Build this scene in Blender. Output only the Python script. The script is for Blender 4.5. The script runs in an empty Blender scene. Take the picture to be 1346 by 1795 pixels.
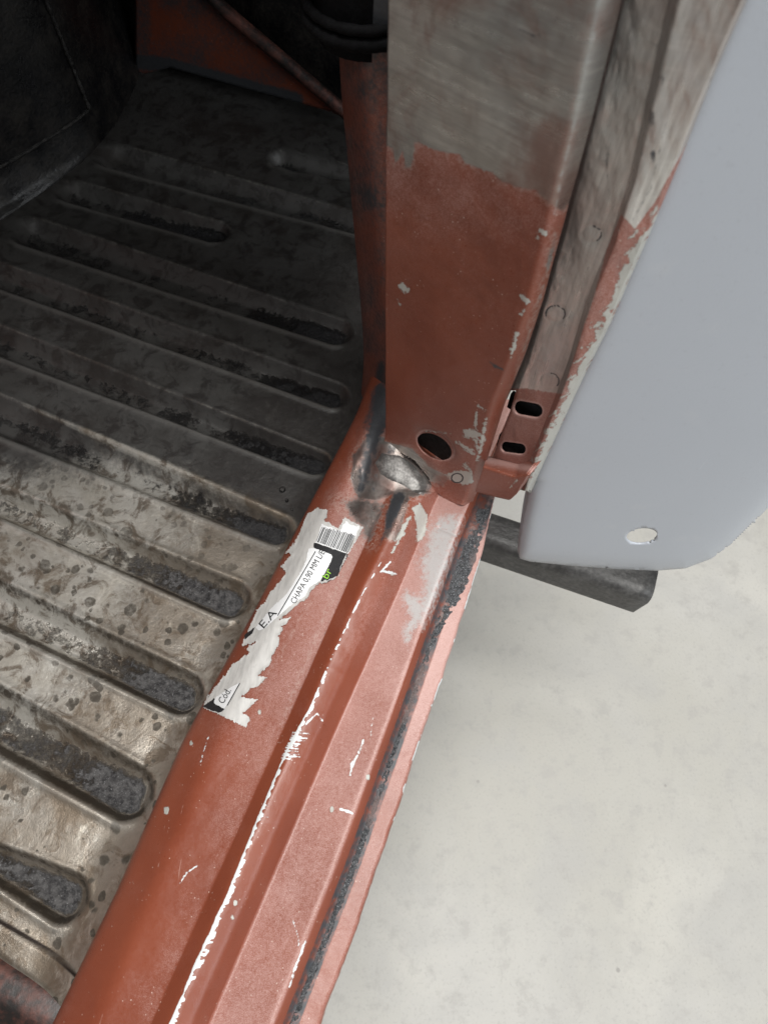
import bpy, bmesh, math, random
import numpy as np
from mathutils import Vector
from mathutils.bvhtree import BVHTree
random.seed(7); RNG = np.random.default_rng(7)
SC = bpy.context.scene; COL = SC.collection
# ------------------------------------------------------------------ camera
ZS = 0.50                                  # height of the sill top above the concrete
CAM = np.array([0.0, 0.0, ZS + 0.44])
TH = math.radians(25.8); F = 1200.0; CX, CY = 673.0, 897.5
cd = bpy.data.cameras.new('camera'); cam = bpy.data.objects.new('camera', cd); COL.objects.link(cam)
cam.location = CAM; cam.rotation_euler = (TH, 0, 0)
cd.sensor_fit = 'VERTICAL'; cd.sensor_height = 36; cd.lens = 36 * F / 1795
cd.clip_start = 0.02; cd.clip_end = 100
cd.dof.use_dof = True; cd.dof.focus_distance = 0.47; cd.dof.aperture_fstop = 13
SC.camera = cam
# ------------------------------------------------------------------ light
W = bpy.data.worlds.new('World'); SC.world = W; W.use_nodes = True
bg = W.node_tree.nodes['Background']; bg.inputs[0].default_value = (0.93, 0.97, 1.0, 1); bg.inputs[1].default_value = 0.09
def area(name, loc, target, size, power, col=(1, 1, 1)):
    l = bpy.data.lights.new(name, 'AREA'); l.shape = 'RECTANGLE'; l.size, l.size_y = size; l.energy = power; l.color = col
    o = bpy.data.objects.new(name, l); COL.objects.link(o); o.location = loc
    o.rotation_euler = (Vector(target) - Vector(loc)).to_track_quat('-Z', 'Y').to_euler(); return o
area('workshop_roof_light', (0.22, -0.05, 3.5), (0.0, -0.05, 0.4), (1.4, 1.6), 122, (1.0, 0.985, 0.955))
area('workshop_door_light', (2.7, -1.7, 2.0), (0.2, 0.1, 0.4), (2.0, 1.8), 56, (0.94, 0.975, 1.0))
area('added_highlight_strip', (-0.2, -1.5, 3.0), (-0.2, 0.2, 0.45), (2.6, 0.14), 12, (1.0, 0.99, 0.97))  # added strip lamp, put in for crisp highlights on ribs and bead
SC.view_settings.view_transform = 'Standard'; SC.view_settings.look = 'None'
SC.view_settings.exposure = 0.14; SC.view_settings.gamma = 1.0
# ------------------------------------------------------------------ camera geometry used to survey the photograph
FW = np.array([0, math.sin(TH), -math.cos(TH)]); UP = np.array([0, math.cos(TH), math.sin(TH)]); RT = np.array([1., 0, 0])
def ray(px, py):
    px = np.asarray(px, float); py = np.asarray(py, float)
    return FW + RT * ((px - CX) / F)[..., None] + UP * (-(py - CY) / F)[..., None]
def B(px, py, z):                           # pixel -> point at height z above the sill top
    r = ray(px, py); z = np.asarray(z, float)
    return CAM + r * ((ZS + z - CAM[2]) / r[..., 2])[..., None]
def BP(px, py, p0, n):                      # pixel -> point on a plane
    r = ray(px, py)
    t = ((np.asarray(p0) - CAM) @ np.asarray(n)) / (r @ np.asarray(n))
    return CAM + r * t[..., None]
def PIX(P):
    d = np.asarray(P) - CAM; zc = d @ FW
    return np.stack([CX + F * (d @ RT) / zc, CY - F * (d @ UP) / zc], -1)
# ------------------------------------------------------------------ numpy helpers
def sstep(a, b, x):
    t = np.clip((x - a) / (b - a), 0, 1); return t * t * (3 - 2 * t)
def seg_d(P, pl):                           # distance to polyline, and the running parameter (index)
    P = np.asarray(P, float); pl = np.asarray(pl, float)
    best = np.full(P.shape[:-1], 1e9); par = np.zeros(P.shape[:-1])
    for i in range(len(pl) - 1):
        a, b = pl[i, :2], pl[i + 1, :2]; ab = b - a
        t = np.clip(((P - a) @ ab) / max(ab @ ab, 1e-9), 0, 1)
        d = np.linalg.norm(P - (a + t[..., None] * ab), axis=-1)
        m = d < best; best = np.where(m, d, best); par = np.where(m, i + t, par)
    return best, par
def poly_sd(P, poly):                       # signed distance, negative inside
    poly = np.asarray(poly, float); P = np.asarray(P, float)
    d, _ = seg_d(P, np.vstack([poly, poly[:1]]))
    ins = np.zeros(P.shape[:-1], bool); x, y = P[..., 0], P[..., 1]; n = len(poly)
    for i in range(n):
        x0, y0 = poly[i]; x1, y1 = poly[(i + 1) % n]
        if y0 == y1: continue
        c = ((y0 > y) != (y1 > y)) & (x < (x1 - x0) * (y - y0) / (y1 - y0) + x0)
        ins ^= c
    return np.where(ins, -d, d)
def in_poly_mask(P, poly, soft): return np.clip(0.5 - poly_sd(P, poly) / (2 * soft), 0, 1)
def line_mask(P, pl, soft=1.5):
    soft = max(soft, 3.2)             # polyline with a width per vertex (x, y, w)
    pl = np.asarray(pl, float); d, par = seg_d(P, pl); w = np.interp(par, np.arange(len(pl)), pl[:, 2])
    return np.clip(0.5 - (d - w / 2) / (2 * soft), 0, 1)
def vnoise(P, seed=0):                      # 2D value noise, 0..1
    P = np.asarray(P, float); i = np.floor(P).astype(int); f = P - i; f = f * f * (3 - 2 * f)
    def h(a, b):
        n = (a * 374761393 + b * 668265263 + seed * 974711) & 0x7fffffff
        n = ((n ^ (n >> 13)) * 1274126177) & 0x7fffffff
        return ((n ^ (n >> 16)) & 0xffff) / 65535.0
    x, y = i[..., 0], i[..., 1]
    return (h(x, y) * (1 - f[..., 0]) + h(x + 1, y) * f[..., 0]) * (1 - f[..., 1]) + (h(x, y + 1) * (1 - f[..., 0]) + h(x + 1, y + 1) * f[..., 0]) * f[..., 1]
def fbm(P, seed=0, oct=4):
    s = 0; a = 0.5; P = np.asarray(P, float)
    for k in range(oct): s = s + a * vnoise(P, seed + k * 17); P = P * 2.03; a *= 0.5
    return s / (1 - 0.5 ** oct)
def resample(pl, ts):                       # polyline in N-D, parameter by length 0..1
    pl = np.asarray(pl, float); L = np.concatenate([[0], np.cumsum(np.linalg.norm(np.diff(pl[:, :2], axis=0), axis=1))]); L /= L[-1]
    return np.stack([np.interp(ts, L, pl[:, k]) for k in range(pl.shape[1])], -1)
def smooth_line(P, n):
    P = P.copy()
    for _ in range(n): P[1:-1] = 0.25 * P[:-2] + 0.5 * P[1:-1] + 0.25 * P[2:]
    return P
def loft(lines, subs, passes):
    out = []
    for k in range(len(lines) - 1):
        for j in range(subs[k]):
            t = j / subs[k]; out.append(lines[k] * (1 - t) + lines[k + 1] * t)
    out.append(lines[-1]); return smooth_line(np.array(out), passes)
def grid_normals(G):
    du = np.gradient(G, axis=0); dv = np.gradient(G, axis=1); n = np.cross(du, dv)
    return n / (np.linalg.norm(n, axis=-1, keepdims=True) + 1e-12)
# ------------------------------------------------------------------ object helpers
def obj(name, me, mat, parent=None):
    o = bpy.data.objects.new(name, me); COL.objects.link(o)
    if mat is not None: me.materials.append(mat)
    if parent is not None: o.parent = parent
    return o
def empty(name, loc, label, cat):
    o = bpy.data.objects.new(name, None); COL.objects.link(o); o.location = loc; o.empty_display_size = 0.05
    o['label'] = label; o['category'] = cat; return o
def tag(o, label, cat=None, group=None):
    o['label'] = label
    if cat: o['category'] = cat
    if group: o['group'] = group
    return o
def build(name, V, faces, mat, parent=None, attrs=None, smooth=True, solid=0, offset=-1, bevel=0):
    V = np.asarray(V, float); faces = np.asarray(faces)
    used = np.unique(faces); remap = -np.ones(len(V), int); remap[used] = np.arange(len(used))
    V = V[used]; faces = remap[faces]
    if parent is not None: V = V - np.array(parent_world(parent))
    me = bpy.data.meshes.new(name); nv, nf, k = len(V), len(faces), faces.shape[1]
    me.vertices.add(nv); me.vertices.foreach_set('co', V.ravel())
    me.loops.add(nf * k); me.loops.foreach_set('vertex_index', faces.ravel().astype(np.int32))
    me.polygons.add(nf); me.polygons.foreach_set('loop_start', np.arange(0, nf * k, k, dtype=np.int32))
    me.update(calc_edges=True); me.validate()
    if smooth: me.polygons.foreach_set('use_smooth', np.ones(len(me.polygons), bool))
    for a, val in (attrs or {}).items():
        at = me.attributes.new(a, 'FLOAT', 'POINT'); at.data.foreach_set('value', np.asarray(val, np.float32).ravel()[used])
    o = obj(name, me, mat, parent)
    if solid:
        m = o.modifiers.new('sheet', 'SOLIDIFY'); m.thickness = solid; m.offset = offset
    return o
def parent_world(p):
    x = np.zeros(3)
    while p is not None: x = x + np.array(p.location); p = p.parent
    return x
def grid_faces(M, N, flip=False):
    i = np.arange(M * N).reshape(M, N)
    q = np.stack([i[:-1, :-1], i[1:, :-1], i[1:, 1:], i[:-1, 1:]], -1).reshape(-1, 4)
    return q[:, ::-1] if flip else q
def cut_grid(G, sd_list, keep_poly=None, flip=False):
    """snap grid vertices onto hole outlines given as pixel signed-distance functions, then drop the faces inside"""
    M, N = G.shape[:2]; n = grid_normals(G); G = G.copy(); P = PIX(G)
    cell = np.median(np.linalg.norm(np.diff(P, axis=1), axis=-1)); cell = max(cell, np.median(np.linalg.norm(np.diff(P, axis=0), axis=-1)))
    kill = np.zeros((M, N), bool)
    for sd in sd_list:
        s = sd(P); e = 0.25
        gx = (sd(P + [e, 0]) - sd(P - [e, 0])) / (2 * e); gy = (sd(P + [0, e]) - sd(P - [0, e])) / (2 * e)
        m = np.abs(s) < 0.62 * cell
        g2 = np.maximum(gx ** 2 + gy ** 2, 0.2); m = np.abs(s) / np.sqrt(g2) < 0.62 * cell
        Q = P[m] - (s / g2)[m][:, None] * np.stack([gx[m], gy[m]], -1)
        r = ray(Q[:, 0], Q[:, 1]); nn = n[m]
        t = ((G[m] - CAM) * nn).sum(1) / (r * nn).sum(1); G[m] = CAM + r * t[:, None]; P = PIX(G)
    f = grid_faces(M, N, flip); c = P.reshape(-1, 2)[f].mean(1); ok = np.ones(len(f), bool)
    for sd in sd_list: ok &= sd(c) > 0
    return G, f[ok]
def box_mesh(name, lo, hi, mat, parent=None, bevel=0.002, rot=0):
    bm = bmesh.new(); bmesh.ops.create_cube(bm, size=1)
    for v in bm.verts: v.co = Vector([(lo[k] + hi[k]) / 2 + v.co[k] * (hi[k] - lo[k]) for k in range(3)])
    if bevel: bmesh.ops.bevel(bm, geom=bm.edges[:], offset=bevel, segments=2, affect='EDGES')
    off = parent_world(parent) if parent is not None else np.zeros(3)
    for v in bm.verts: v.co -= Vector(off)
    me = bpy.data.meshes.new(name); bm.to_mesh(me); bm.free(); return obj(name, me, mat, parent)
def tube(name, pts, rad, mat, parent=None, seg=12, attrs=None):
    pts = np.asarray(pts, float); n = len(pts); rad = np.broadcast_to(rad, (n,)); V = []
    tg = np.gradient(pts, axis=0); ref = np.array([0.3, 0.2, 0.93])
    for p, t, r in zip(pts, tg, rad):
        t = t / np.linalg.norm(t); a = np.cross(t, ref); a /= np.linalg.norm(a); b = np.cross(t, a)
        for k in range(seg): V.append(p + r * (a * math.cos(2 * math.pi * k / seg) + b * math.sin(2 * math.pi * k / seg)))
    F_ = [[i * seg + k, i * seg + (k + 1) % seg, (i + 1) * seg + (k + 1) % seg, (i + 1) * seg + k] for i in range(n - 1) for k in range(seg)]
    return build(name, V, F_, mat, parent)
# ------------------------------------------------------------------ node helpers
class NT:
    def __init__(s, name):
        s.m = bpy.data.materials.new(name); s.m.use_nodes = True; s.t = s.m.node_tree; s.n = s.t.nodes; s.l = s.t.links
        s.b = s.n['Principled BSDF']
    def set(s, sock, v):
        if isinstance(v, bpy.types.NodeSocket): s.l.new(v, sock)
        elif isinstance(v, (tuple, list)) and len(v) == 3 and sock.type == 'RGBA': sock.default_value = (*v, 1)
        else: sock.default_value = v
    def math(s, op, a, b=0.0, c=None, clamp=False):
        x = s.n.new('ShaderNodeMath'); x.operation = op; x.use_clamp = clamp; s.set(x.inputs[0], a); s.set(x.inputs[1], b)
        if c is not None: s.set(x.inputs[2], c)
        return x.outputs[0]
    def co(s, kind='Object', scale=(1, 1, 1), rot=(0, 0, 0)):
        t = s.n.new('ShaderNodeTexCoord'); mp = s.n.new('ShaderNodeMapping'); s.l.new(t.outputs[kind], mp.inputs[0])
        mp.inputs['Scale'].default_value = scale; mp.inputs['Rotation'].default_value = rot; return mp.outputs[0]
    def noise(s, co, scale, detail=4, rough=0.55, dist=0.0):
        x = s.n.new('ShaderNodeTexNoise'); s.l.new(co, x.inputs['Vector']); x.inputs['Scale'].default_value = scale
        x.inputs['Detail'].default_value = detail; x.inputs['Roughness'].default_value = rough; x.inputs['Distortion'].default_value = dist
        return x.outputs['Fac']
    def voro(s, co, scale, feat='F1', rnd=1.0, out='Distance'):
        x = s.n.new('ShaderNodeTexVoronoi'); x.feature = feat; s.l.new(co, x.inputs['Vector']); x.inputs['Scale'].default_value = scale
        x.inputs['Randomness'].default_value = rnd; return x.outputs[out]
    def ramp(s, v, a, b, lo=0.0, hi=1.0):
        x = s.n.new('ShaderNodeMapRange'); x.interpolation_type = 'SMOOTHSTEP'; s.set(x.inputs[0], v)
        for k, q in zip((1, 2, 3, 4), (a, b, lo, hi)): s.set(x.inputs[k], q)
        return x.outputs[0]
    def mix(s, f, a, b):
        x = s.n.new('ShaderNodeMix'); x.data_type = 'RGBA'; s.set(x.inputs[0], f); s.set(x.inputs[6], a); s.set(x.inputs[7], b); return x.outputs[2]
    def fmix(s, f, a, b):
        x = s.n.new('ShaderNodeMix'); x.data_type = 'FLOAT'; s.set(x.inputs[0], f); s.set(x.inputs[2], a); s.set(x.inputs[3], b); return x.outputs[0]
    def attr(s, name):
        x = s.n.new('ShaderNodeAttribute'); x.attribute_name = name; return x.outputs['Fac']
    def edge(s, a, noi, amp=0.5, w=0.06):       # ragged threshold of a painted mask
        v = s.math('ADD', a, s.math('MULTIPLY', s.math('SUBTRACT', noi, 0.5), amp)); return s.ramp(v, 0.5 - w, 0.5 + w)
    def bump(s, h, strength, dist=0.001, prev=None):
        x = s.n.new('ShaderNodeBump'); s.set(x.inputs['Height'], h); x.inputs['Strength'].default_value = strength; x.inputs['Distance'].default_value = dist
        if prev is not None: s.l.new(prev, x.inputs['Normal'])
        return x.outputs[0]
    def out(s, col, rough=0.5, metal=0.0, normal=None, spec=None):
        s.set(s.b.inputs['Base Color'], col); s.set(s.b.inputs['Roughness'], rough); s.set(s.b.inputs['Metallic'], metal)
        if normal is not None: s.l.new(normal, s.b.inputs['Normal'])
        if spec is not None: s.set(s.b.inputs['Specular IOR Level'], spec)
        return s.m

def mat_body(name, vertical=False):
    """red oxide primer with dust-like overspray, sanded bare metal, grey filler chips, white scratches and black burns, sealer and painted shade"""
    s = NT(name); co = s.co('Object')
    big = s.noise(co, 14, 4); mid = s.noise(co, 70, 5, 0.6); fine = s.noise(co, 480, 6, 0.72); vf = s.noise(co, 2400, 2, 0.6)
    red = s.mix(s.ramp(big, 0.3, 0.7), (0.185, 0.044, 0.0215), (0.225, 0.058, 0.029))
    red = s.mix(s.ramp(mid, 0.62, 0.8, 0, 0.35), red, (0.17, 0.04, 0.026))
    dust = s.attr('dust')
    sp = s.math('ADD', s.math('MULTIPLY', vf, 0.7), s.math('MULTIPLY', fine, 0.3))
    dm = s.math('MULTIPLY', s.ramp(s.math('ADD', sp, s.math('MULTIPLY', dust, 0.46)), 0.50, 0.98), s.ramp(dust, 0.0, 0.25))
    col = s.mix(s.math('MULTIPLY', dm, 0.9), red, (0.50, 0.315, 0.285))
    spk = s.ramp(s.voro(co, 330, 'F1'), 0.13, 0.07); spk = s.math('MULTIPLY', spk, s.ramp(s.noise(co, 60, 3), 0.50, 0.60))
    col = s.mix(s.math('MULTIPLY', spk, 0.7), col, (0.66, 0.56, 0.50))
    # hair scratches lengthwise
    sc = s.noise(s.co('Object', (1, 0.035, 1), (0, 0, math.radians(-25))), 700, 2, 0.5)
    scm = s.math('MULTIPLY', s.ramp(sc, 0.70, 0.76), s.ramp(s.noise(co, 30, 3), 0.5, 0.65))
    col = s.mix(s.math('MULTIPLY', scm, 0.5), col, (0.56, 0.40, 0.34))
    # bare metal with brushed streaks
    br = s.noise(s.co('Object', (1, 1, 0.045) if vertical else (0.09, 0.09, 1)), 330, 6, 0.7); br2 = s.noise(s.co('Object', (0.12, 0.12, 1)), 420, 4, 0.6)
    metal = s.mix(s.ramp(big, 0.35, 0.65), (0.50, 0.49, 0.47) if vertical else (0.36, 0.36, 0.35), (0.66, 0.635, 0.60) if vertical else (0.50, 0.475, 0.445))
    metal = s.mix(s.ramp(br, 0.35, 0.7, 0, 0.6 if vertical else 0.38), metal, (0.27, 0.25, 0.235) if vertical else (0.20, 0.19, 0.18)); metal = s.mix(s.ramp(s.noise(s.co('Object', (1, 1, 0.2 if vertical else 0.7)), 17, 4, 0.55), 0.45, 0.62, 0, 0.5), metal, (0.31, 0.265, 0.24) if vertical else (0.33, 0.245, 0.215))
    metal = s.mix(s.math('MULTIPLY', s.ramp(br2, 0.5, 0.75), 0.22), metal, (0.75, 0.72, 0.68))
    metal = s.mix(s.ramp(s.noise(co, 26, 5, 0.6, 0.0 if vertical else 0.6), 0.44, 0.66, 0, 0.25 if vertical else 0.75), metal, (0.26, 0.15, 0.125))
    bm_ = s.edge(s.attr('bare'), s.math('ADD', s.math('MULTIPLY', mid, 0.5), s.math('MULTIPLY', fine, 0.5)), 0.75, 0.1)
    halo = s.math('MULTIPLY', s.ramp(s.attr('bare'), 0.05, 0.5), s.ramp(fine, 0.42, 0.62))
    col = s.mix(s.math('MULTIPLY', halo, 0.55), col, (0.40, 0.30, 0.26))
    col = s.mix(bm_, col, metal)
    rag = s.noise(co, 300, 6, 0.75)
    gm = s.edge(s.attr('grey'), rag, 1.5, 0.06)
    col = s.mix(gm, col, s.mix(fine, (0.36, 0.355, 0.32), (0.52, 0.515, 0.48)))
    pm = s.math('MULTIPLY', s.ramp(s.math('ADD', s.attr('pale'), s.math('MULTIPLY', s.math('SUBTRACT', rag, 0.5), 1.3)), 0.38, 0.85), 0.85)
    col = s.mix(pm, col, s.mix(vf, (0.34, 0.34, 0.335), (0.54, 0.555, 0.555)))
    wm = s.edge(s.attr('white'), s.noise(co, 380, 6, 0.75), 1.5, 0.07)
    col = s.mix(wm, col, (0.66, 0.69, 0.695))
    km = s.ramp(s.math('ADD', s.attr('black'), s.math('MULTIPLY', s.math('SUBTRACT', rag, 0.5), 0.95)), 0.28, 0.72)
    col = s.mix(km, col, s.mix(fine, (0.022, 0.024, 0.028), (0.075, 0.078, 0.085)))
    rough = s.fmix(bm_, s.fmix(dm, s.ramp(fine, 0.3, 0.7, 0.27, 0.38), 0.46), s.ramp(br, 0.3, 0.7, 0.24, 0.46))
    rough = s.fmix(km, rough, 0.5)
    met = s.math('MULTIPLY', bm_, s.math('SUBTRACT', 0.6 if vertical else 0.85, s.math('MULTIPLY', km, 0.5 if vertical else 0.7)))
    nb = s.bump(s.math('ADD', vf, s.math('MULTIPLY', fine, 0.6)), 0.22, 0.0006)
    nb = s.bump(s.math('ADD', gm, s.math('MULTIPLY', wm, 0.6)), 0.5, 0.0006, nb)
    nb = s.bump(s.math('MULTIPLY', br, bm_), 0.18, 0.0006, nb)
    nb = s.bump(big, 0.25, 0.004, nb)
    return s.out(col, rough, met, nb, 0.5)
def mat_floor():
    s = NT('pitted_floor_metal'); co = s.co('Object')
    big = s.noise(co, 7, 4, 0.6); mid = s.noise(co, 26, 6, 0.65); fine = s.noise(co, 210, 6, 0.72); vf = s.noise(co, 900, 4, 0.65)
    rec = s.attr('rec'); end = s.attr('deposit'); old = s.attr('paint_shade')
    col = s.mix(s.ramp(mid, 0.38, 0.62), (0.60, 0.58, 0.53), (0.43, 0.405, 0.355))
    col = s.mix(s.ramp(s.noise(co, 55, 6, 0.7, 0.8), 0.48, 0.62, 0, 0.85), col, (0.14, 0.108, 0.078))
    col = s.mix(s.ramp(s.noise(co, 16, 6, 0.62, 0.6), 0.52, 0.64, 0, 0.75), col, (0.19, 0.145, 0.10))
    col = s.mix(s.ramp(s.noise(co, 90, 4, 0.6), 0.60, 0.70, 0, 0.65), col, (0.58, 0.55, 0.50))
    rs = s.ramp(s.math('ADD', s.math('MULTIPLY', s.attr('rust'), 0.42), s.math('ADD', s.math('MULTIPLY', mid, 0.55), s.math('MULTIPLY', fine, 0.35))), 0.55, 0.85)
    col = s.mix(s.math('MULTIPLY', rs, 0.7), col, s.mix(fine, (0.085, 0.064, 0.046), (0.24, 0.19, 0.14)))
    cr = s.ramp(s.noise(s.co('Object', (1, 0.6, 1), (0, 0, 0.5)), 48, 6, 0.7, 0.5), 0.56, 0.72, 0, 0.45); col = s.mix(cr, col, (0.66, 0.62, 0.54))
    # dark round corrosion spots, clustered
    wob = s.n.new('ShaderNodeVectorMath'); wob.operation = 'ADD'; s.l.new(co, wob.inputs[0])
    cn = s.n.new('ShaderNodeTexNoise'); cn.inputs['Scale'].default_value = 160; s.l.new(co, cn.inputs['Vector'])
    ws = s.n.new('ShaderNodeVectorMath'); ws.operation = 'SCALE'; s.l.new(cn.outputs['Color'], ws.inputs[0]); ws.inputs[3].default_value = 0.004
    s.l.new(ws.outputs[0], wob.inputs[1])
    def spots(scale, r, lo, hi, cs):
        v = s.n.new('ShaderNodeTexVoronoi'); v.inputs['Scale'].default_value = scale; s.l.new(wob.outputs[0], v.inputs['Vector']); v.inputs['Randomness'].default_value = 0.9
        sep = s.n.new('ShaderNodeSeparateColor'); s.l.new(v.outputs['Color'], sep.inputs[0])
        rad = s.math('MULTIPLY', s.math('ADD', sep.outputs[0], 0.35), r)
        m = s.ramp(s.math('SUBTRACT', v.outputs['Distance'], rad), 0.045, -0.045)
        cl = s.math('GREATER_THAN', s.math('ADD', sep.outputs[1], s.math('MULTIPLY', s.noise(co, cs, 3), 1.3)), s.fmix(0.5, lo, hi))
        return s.math('MULTIPLY', m, cl)
    s1 = spots(66, 0.27, 0.82, 1.1, 10); s2 = spots(110, 0.30, 0.90, 1.05, 13)
    flat = s.math('SUBTRACT', 1.0, s.ramp(rec, 0.25, 0.7))
    sm = s.math('MULTIPLY', s.math('MULTIPLY', s.math('MAXIMUM', s1, s2), flat), s.math('SUBTRACT', 1.0, s.math('MULTIPLY', old, 0.9)))
    col = s.mix(s.math('MULTIPLY', sm, s.ramp(fine, 0.25, 0.6, 0.55, 0.97)), col, (0.062, 0.053, 0.042))
    # dark slate grit that collected in the pressed channels
    dep = s.math('ADD', s.math('MULTIPLY', rec, 0.41), s.math('MULTIPLY', end, 0.32))
    dm = s.edge(dep, s.math('ADD', s.math('MULTIPLY', mid, 0.55), s.math('MULTIPLY', fine, 0.45)), 1.25, 0.10)
    grit = s.mix(s.ramp(fine, 0.35, 0.65), (0.028, 0.027, 0.029), (0.125, 0.122, 0.122)); grit = s.mix(s.ramp(vf, 0.60, 0.70), grit, (0.33, 0.33, 0.335))
    col = s.mix(dm, col, grit)
    col = s.mix(s.math('MULTIPLY', s.attr('lip'), 0.35), col, (0.50, 0.48, 0.44))  # highlight on the south channel lips, painted into the colour
    shade_m = s.ramp(s.math('ADD', s.math('MULTIPLY', s.attr('wall_shade'), s.math('SUBTRACT', 1.0, s.math('MULTIPLY', old, 0.8))), s.math('MULTIPLY', s.math('SUBTRACT', fine, 0.5), 0.8)), 0.35, 0.75, 0, 0.9)  # shade of the channel walls, painted in as dark brown
    col = s.mix(shade_m, col, (0.062, 0.05, 0.038))
    # old black paint towards the front, spread and darkened to paint in the footwell's shade
    crest = s.math('MULTIPLY', s.attr('crest'), s.ramp(mid, 0.3, 0.6, 0.55, 1.0))  # crest highlights, painted in as black paint rubbed thin
    om = s.edge(s.math('SUBTRACT', old, s.math('MULTIPLY', crest, 0.42)), s.math('ADD', s.math('MULTIPLY', mid, 0.5), s.math('MULTIPLY', fine, 0.5)), 0.7, 0.22)
    col = s.mix(s.math('MULTIPLY', om, 0.92), col, s.mix(s.ramp(fine, 0.58, 0.74), (0.013, 0.013, 0.0145), (0.045, 0.044, 0.042)))
    lm = s.math('MULTIPLY', s.attr('lip'), om); col = s.mix(s.math('MULTIPLY', lm, 0.5), col, (0.15, 0.145, 0.135))
    seam = s.attr('seam'); col = s.mix(s.ramp(seam, 0.3, 0.8), col, (0.045, 0.035, 0.03))
    rough = s.fmix(dm, s.ramp(mid, 0.3, 0.7, 0.26, 0.42), s.ramp(vf, 0.3, 0.7, 0.30, 0.6)); rough = s.fmix(sm, rough, 0.6)
    rough = s.fmix(om, rough, s.ramp(fine, 0.3, 0.7, 0.35, 0.5))
    met = s.math('MULTIPLY', s.math('SUBTRACT', 1.0, s.math('MAXIMUM', dm, om)), 0.6)
    nb = s.bump(s.math('ADD', fine, s.math('MULTIPLY', vf, 0.5)), 0.3, 0.0012)
    nb = s.bump(s.math('MULTIPLY', dm, s.math('ADD', s.noise(co, 320, 5, 0.75), 0.6)), 0.9, 0.0035, nb)
    return s.out(col, rough, met, nb)
def mat_fender():
    s = NT('grey_primer'); co = s.co('Object'); n = s.noise(co, 5, 3); f = s.noise(co, 900, 2)
    col = s.mix(n, (0.46, 0.492, 0.545), (0.49, 0.522, 0.572))
    sp = s.ramp(s.voro(co, 60), 0.045, 0.02); sp = s.math('MULTIPLY', sp, s.ramp(s.noise(co, 22, 2), 0.55, 0.62))
    col = s.mix(s.math('MULTIPLY', sp, 0.6), col, (0.24, 0.25, 0.27))
    col = s.mix(s.ramp(s.noise(co, 40, 5), 0.6, 0.75, 0, 0.3), col, (0.54, 0.56, 0.59)); fs = s.noise(s.co('Object', (1, 1, 0.03), (0.4, 0.3, 0)), 420, 2); col = s.mix(s.math('MULTIPLY', s.ramp(fs, 0.70, 0.76), s.ramp(s.noise(co, 16, 3), 0.5, 0.62, 0, 0.35)), col, (0.62, 0.64, 0.67)); col = s.mix(s.ramp(s.noise(co, 300, 4, 0.7), 0.58, 0.72, 0, 0.16), col, (0.30, 0.31, 0.34))
    nb = s.bump(f, 0.12, 0.0005); nb = s.bump(s.noise(co, 12, 2), 0.12, 0.004, nb)
    return s.out(col, s.ramp(f, 0.3, 0.7, 0.36, 0.44), 0, nb)
def mat_concrete():
    s = NT('pale_concrete'); co = s.co('Object'); a = s.noise(co, 2.2, 6, 0.6, 0.4); b = s.noise(co, 7, 6, 0.65, 0.3); c = s.noise(co, 40, 6, 0.7); d = s.noise(co, 300, 3)
    col = s.mix(s.ramp(a, 0.35, 0.65), (0.415, 0.405, 0.37), (0.465, 0.457, 0.43))
    col = s.mix(s.ramp(b, 0.45, 0.68, 0, 0.55), col, (0.385, 0.38, 0.365)); col = s.mix(s.ramp(s.noise(co, 4.3, 5, 0.6), 0.56, 0.70, 0, 0.4), col, (0.53, 0.515, 0.47))
    col = s.mix(s.ramp(c, 0.50, 0.66, 0, 0.6), col, (0.37, 0.36, 0.34)); col = s.mix(s.ramp(d, 0.54, 0.70, 0, 0.32), col, (0.30, 0.295, 0.28))
    sc = s.noise(s.co('Object', (1, 0.05, 1), (0, 0, 0.5)), 60, 3); sc2 = s.noise(s.co('Object', (0.05, 1, 1), (0, 0, 0.25)), 55, 3)
    mk = s.math('MULTIPLY', s.math('MAXIMUM', s.ramp(sc, 0.70, 0.76), s.ramp(sc2, 0.71, 0.77)), s.ramp(s.noise(co, 3, 3), 0.5, 0.62))
    col = s.mix(s.math('MULTIPLY', mk, 0.35), col, (0.30, 0.295, 0.28))
    pt = s.math('MULTIPLY', s.ramp(s.voro(co, 16), 0.05, 0.025), s.ramp(s.noise(co, 9, 2), 0.52, 0.6)); col = s.mix(s.math('MULTIPLY', pt, 0.6), col, (0.22, 0.21, 0.20))
    return s.out(col, 0.6, 0, s.bump(s.math('ADD', c, d), 0.12, 0.002), 0.35)
def mat_dark(name, c0, c1, rough=0.5, metal=0.0, bump=0.3, sc=60, spec=0.5):
    s = NT(name); co = s.co('Object'); n = s.noise(co, sc, 6, 0.65); f = s.noise(co, sc * 7, 4, 0.6)
    col = s.mix(s.ramp(s.math('ADD', s.math('MULTIPLY', n, 0.6), s.math('MULTIPLY', f, 0.4)), 0.4, 0.68), c0, c1)
    return s.out(col, s.ramp(n, 0.3, 0.7, rough - 0.1, rough + 0.1), metal, s.bump(s.math('ADD', n, f), bump, 0.0015), spec)
def mat_grit():
    s = NT('granular_sealant'); co = s.co('Object'); n = s.noise(co, 620, 6, 0.78); v = s.noise(co, 1500, 3)
    m = s.noise(co, 35, 4)
    col = s.mix(s.ramp(n, 0.38, 0.6), (0.018, 0.019, 0.022), (0.12, 0.124, 0.13)); col = s.mix(s.ramp(v, 0.60, 0.68), col, (0.55, 0.57, 0.6))
    col = s.mix(s.ramp(m, 0.5, 0.66, 0, 0.75), col, s.mix(n, (0.13, 0.10, 0.095), (0.36, 0.26, 0.24)))
    return s.out(col, 0.45, 0, s.bump(n, 0.8, 0.003))
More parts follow.
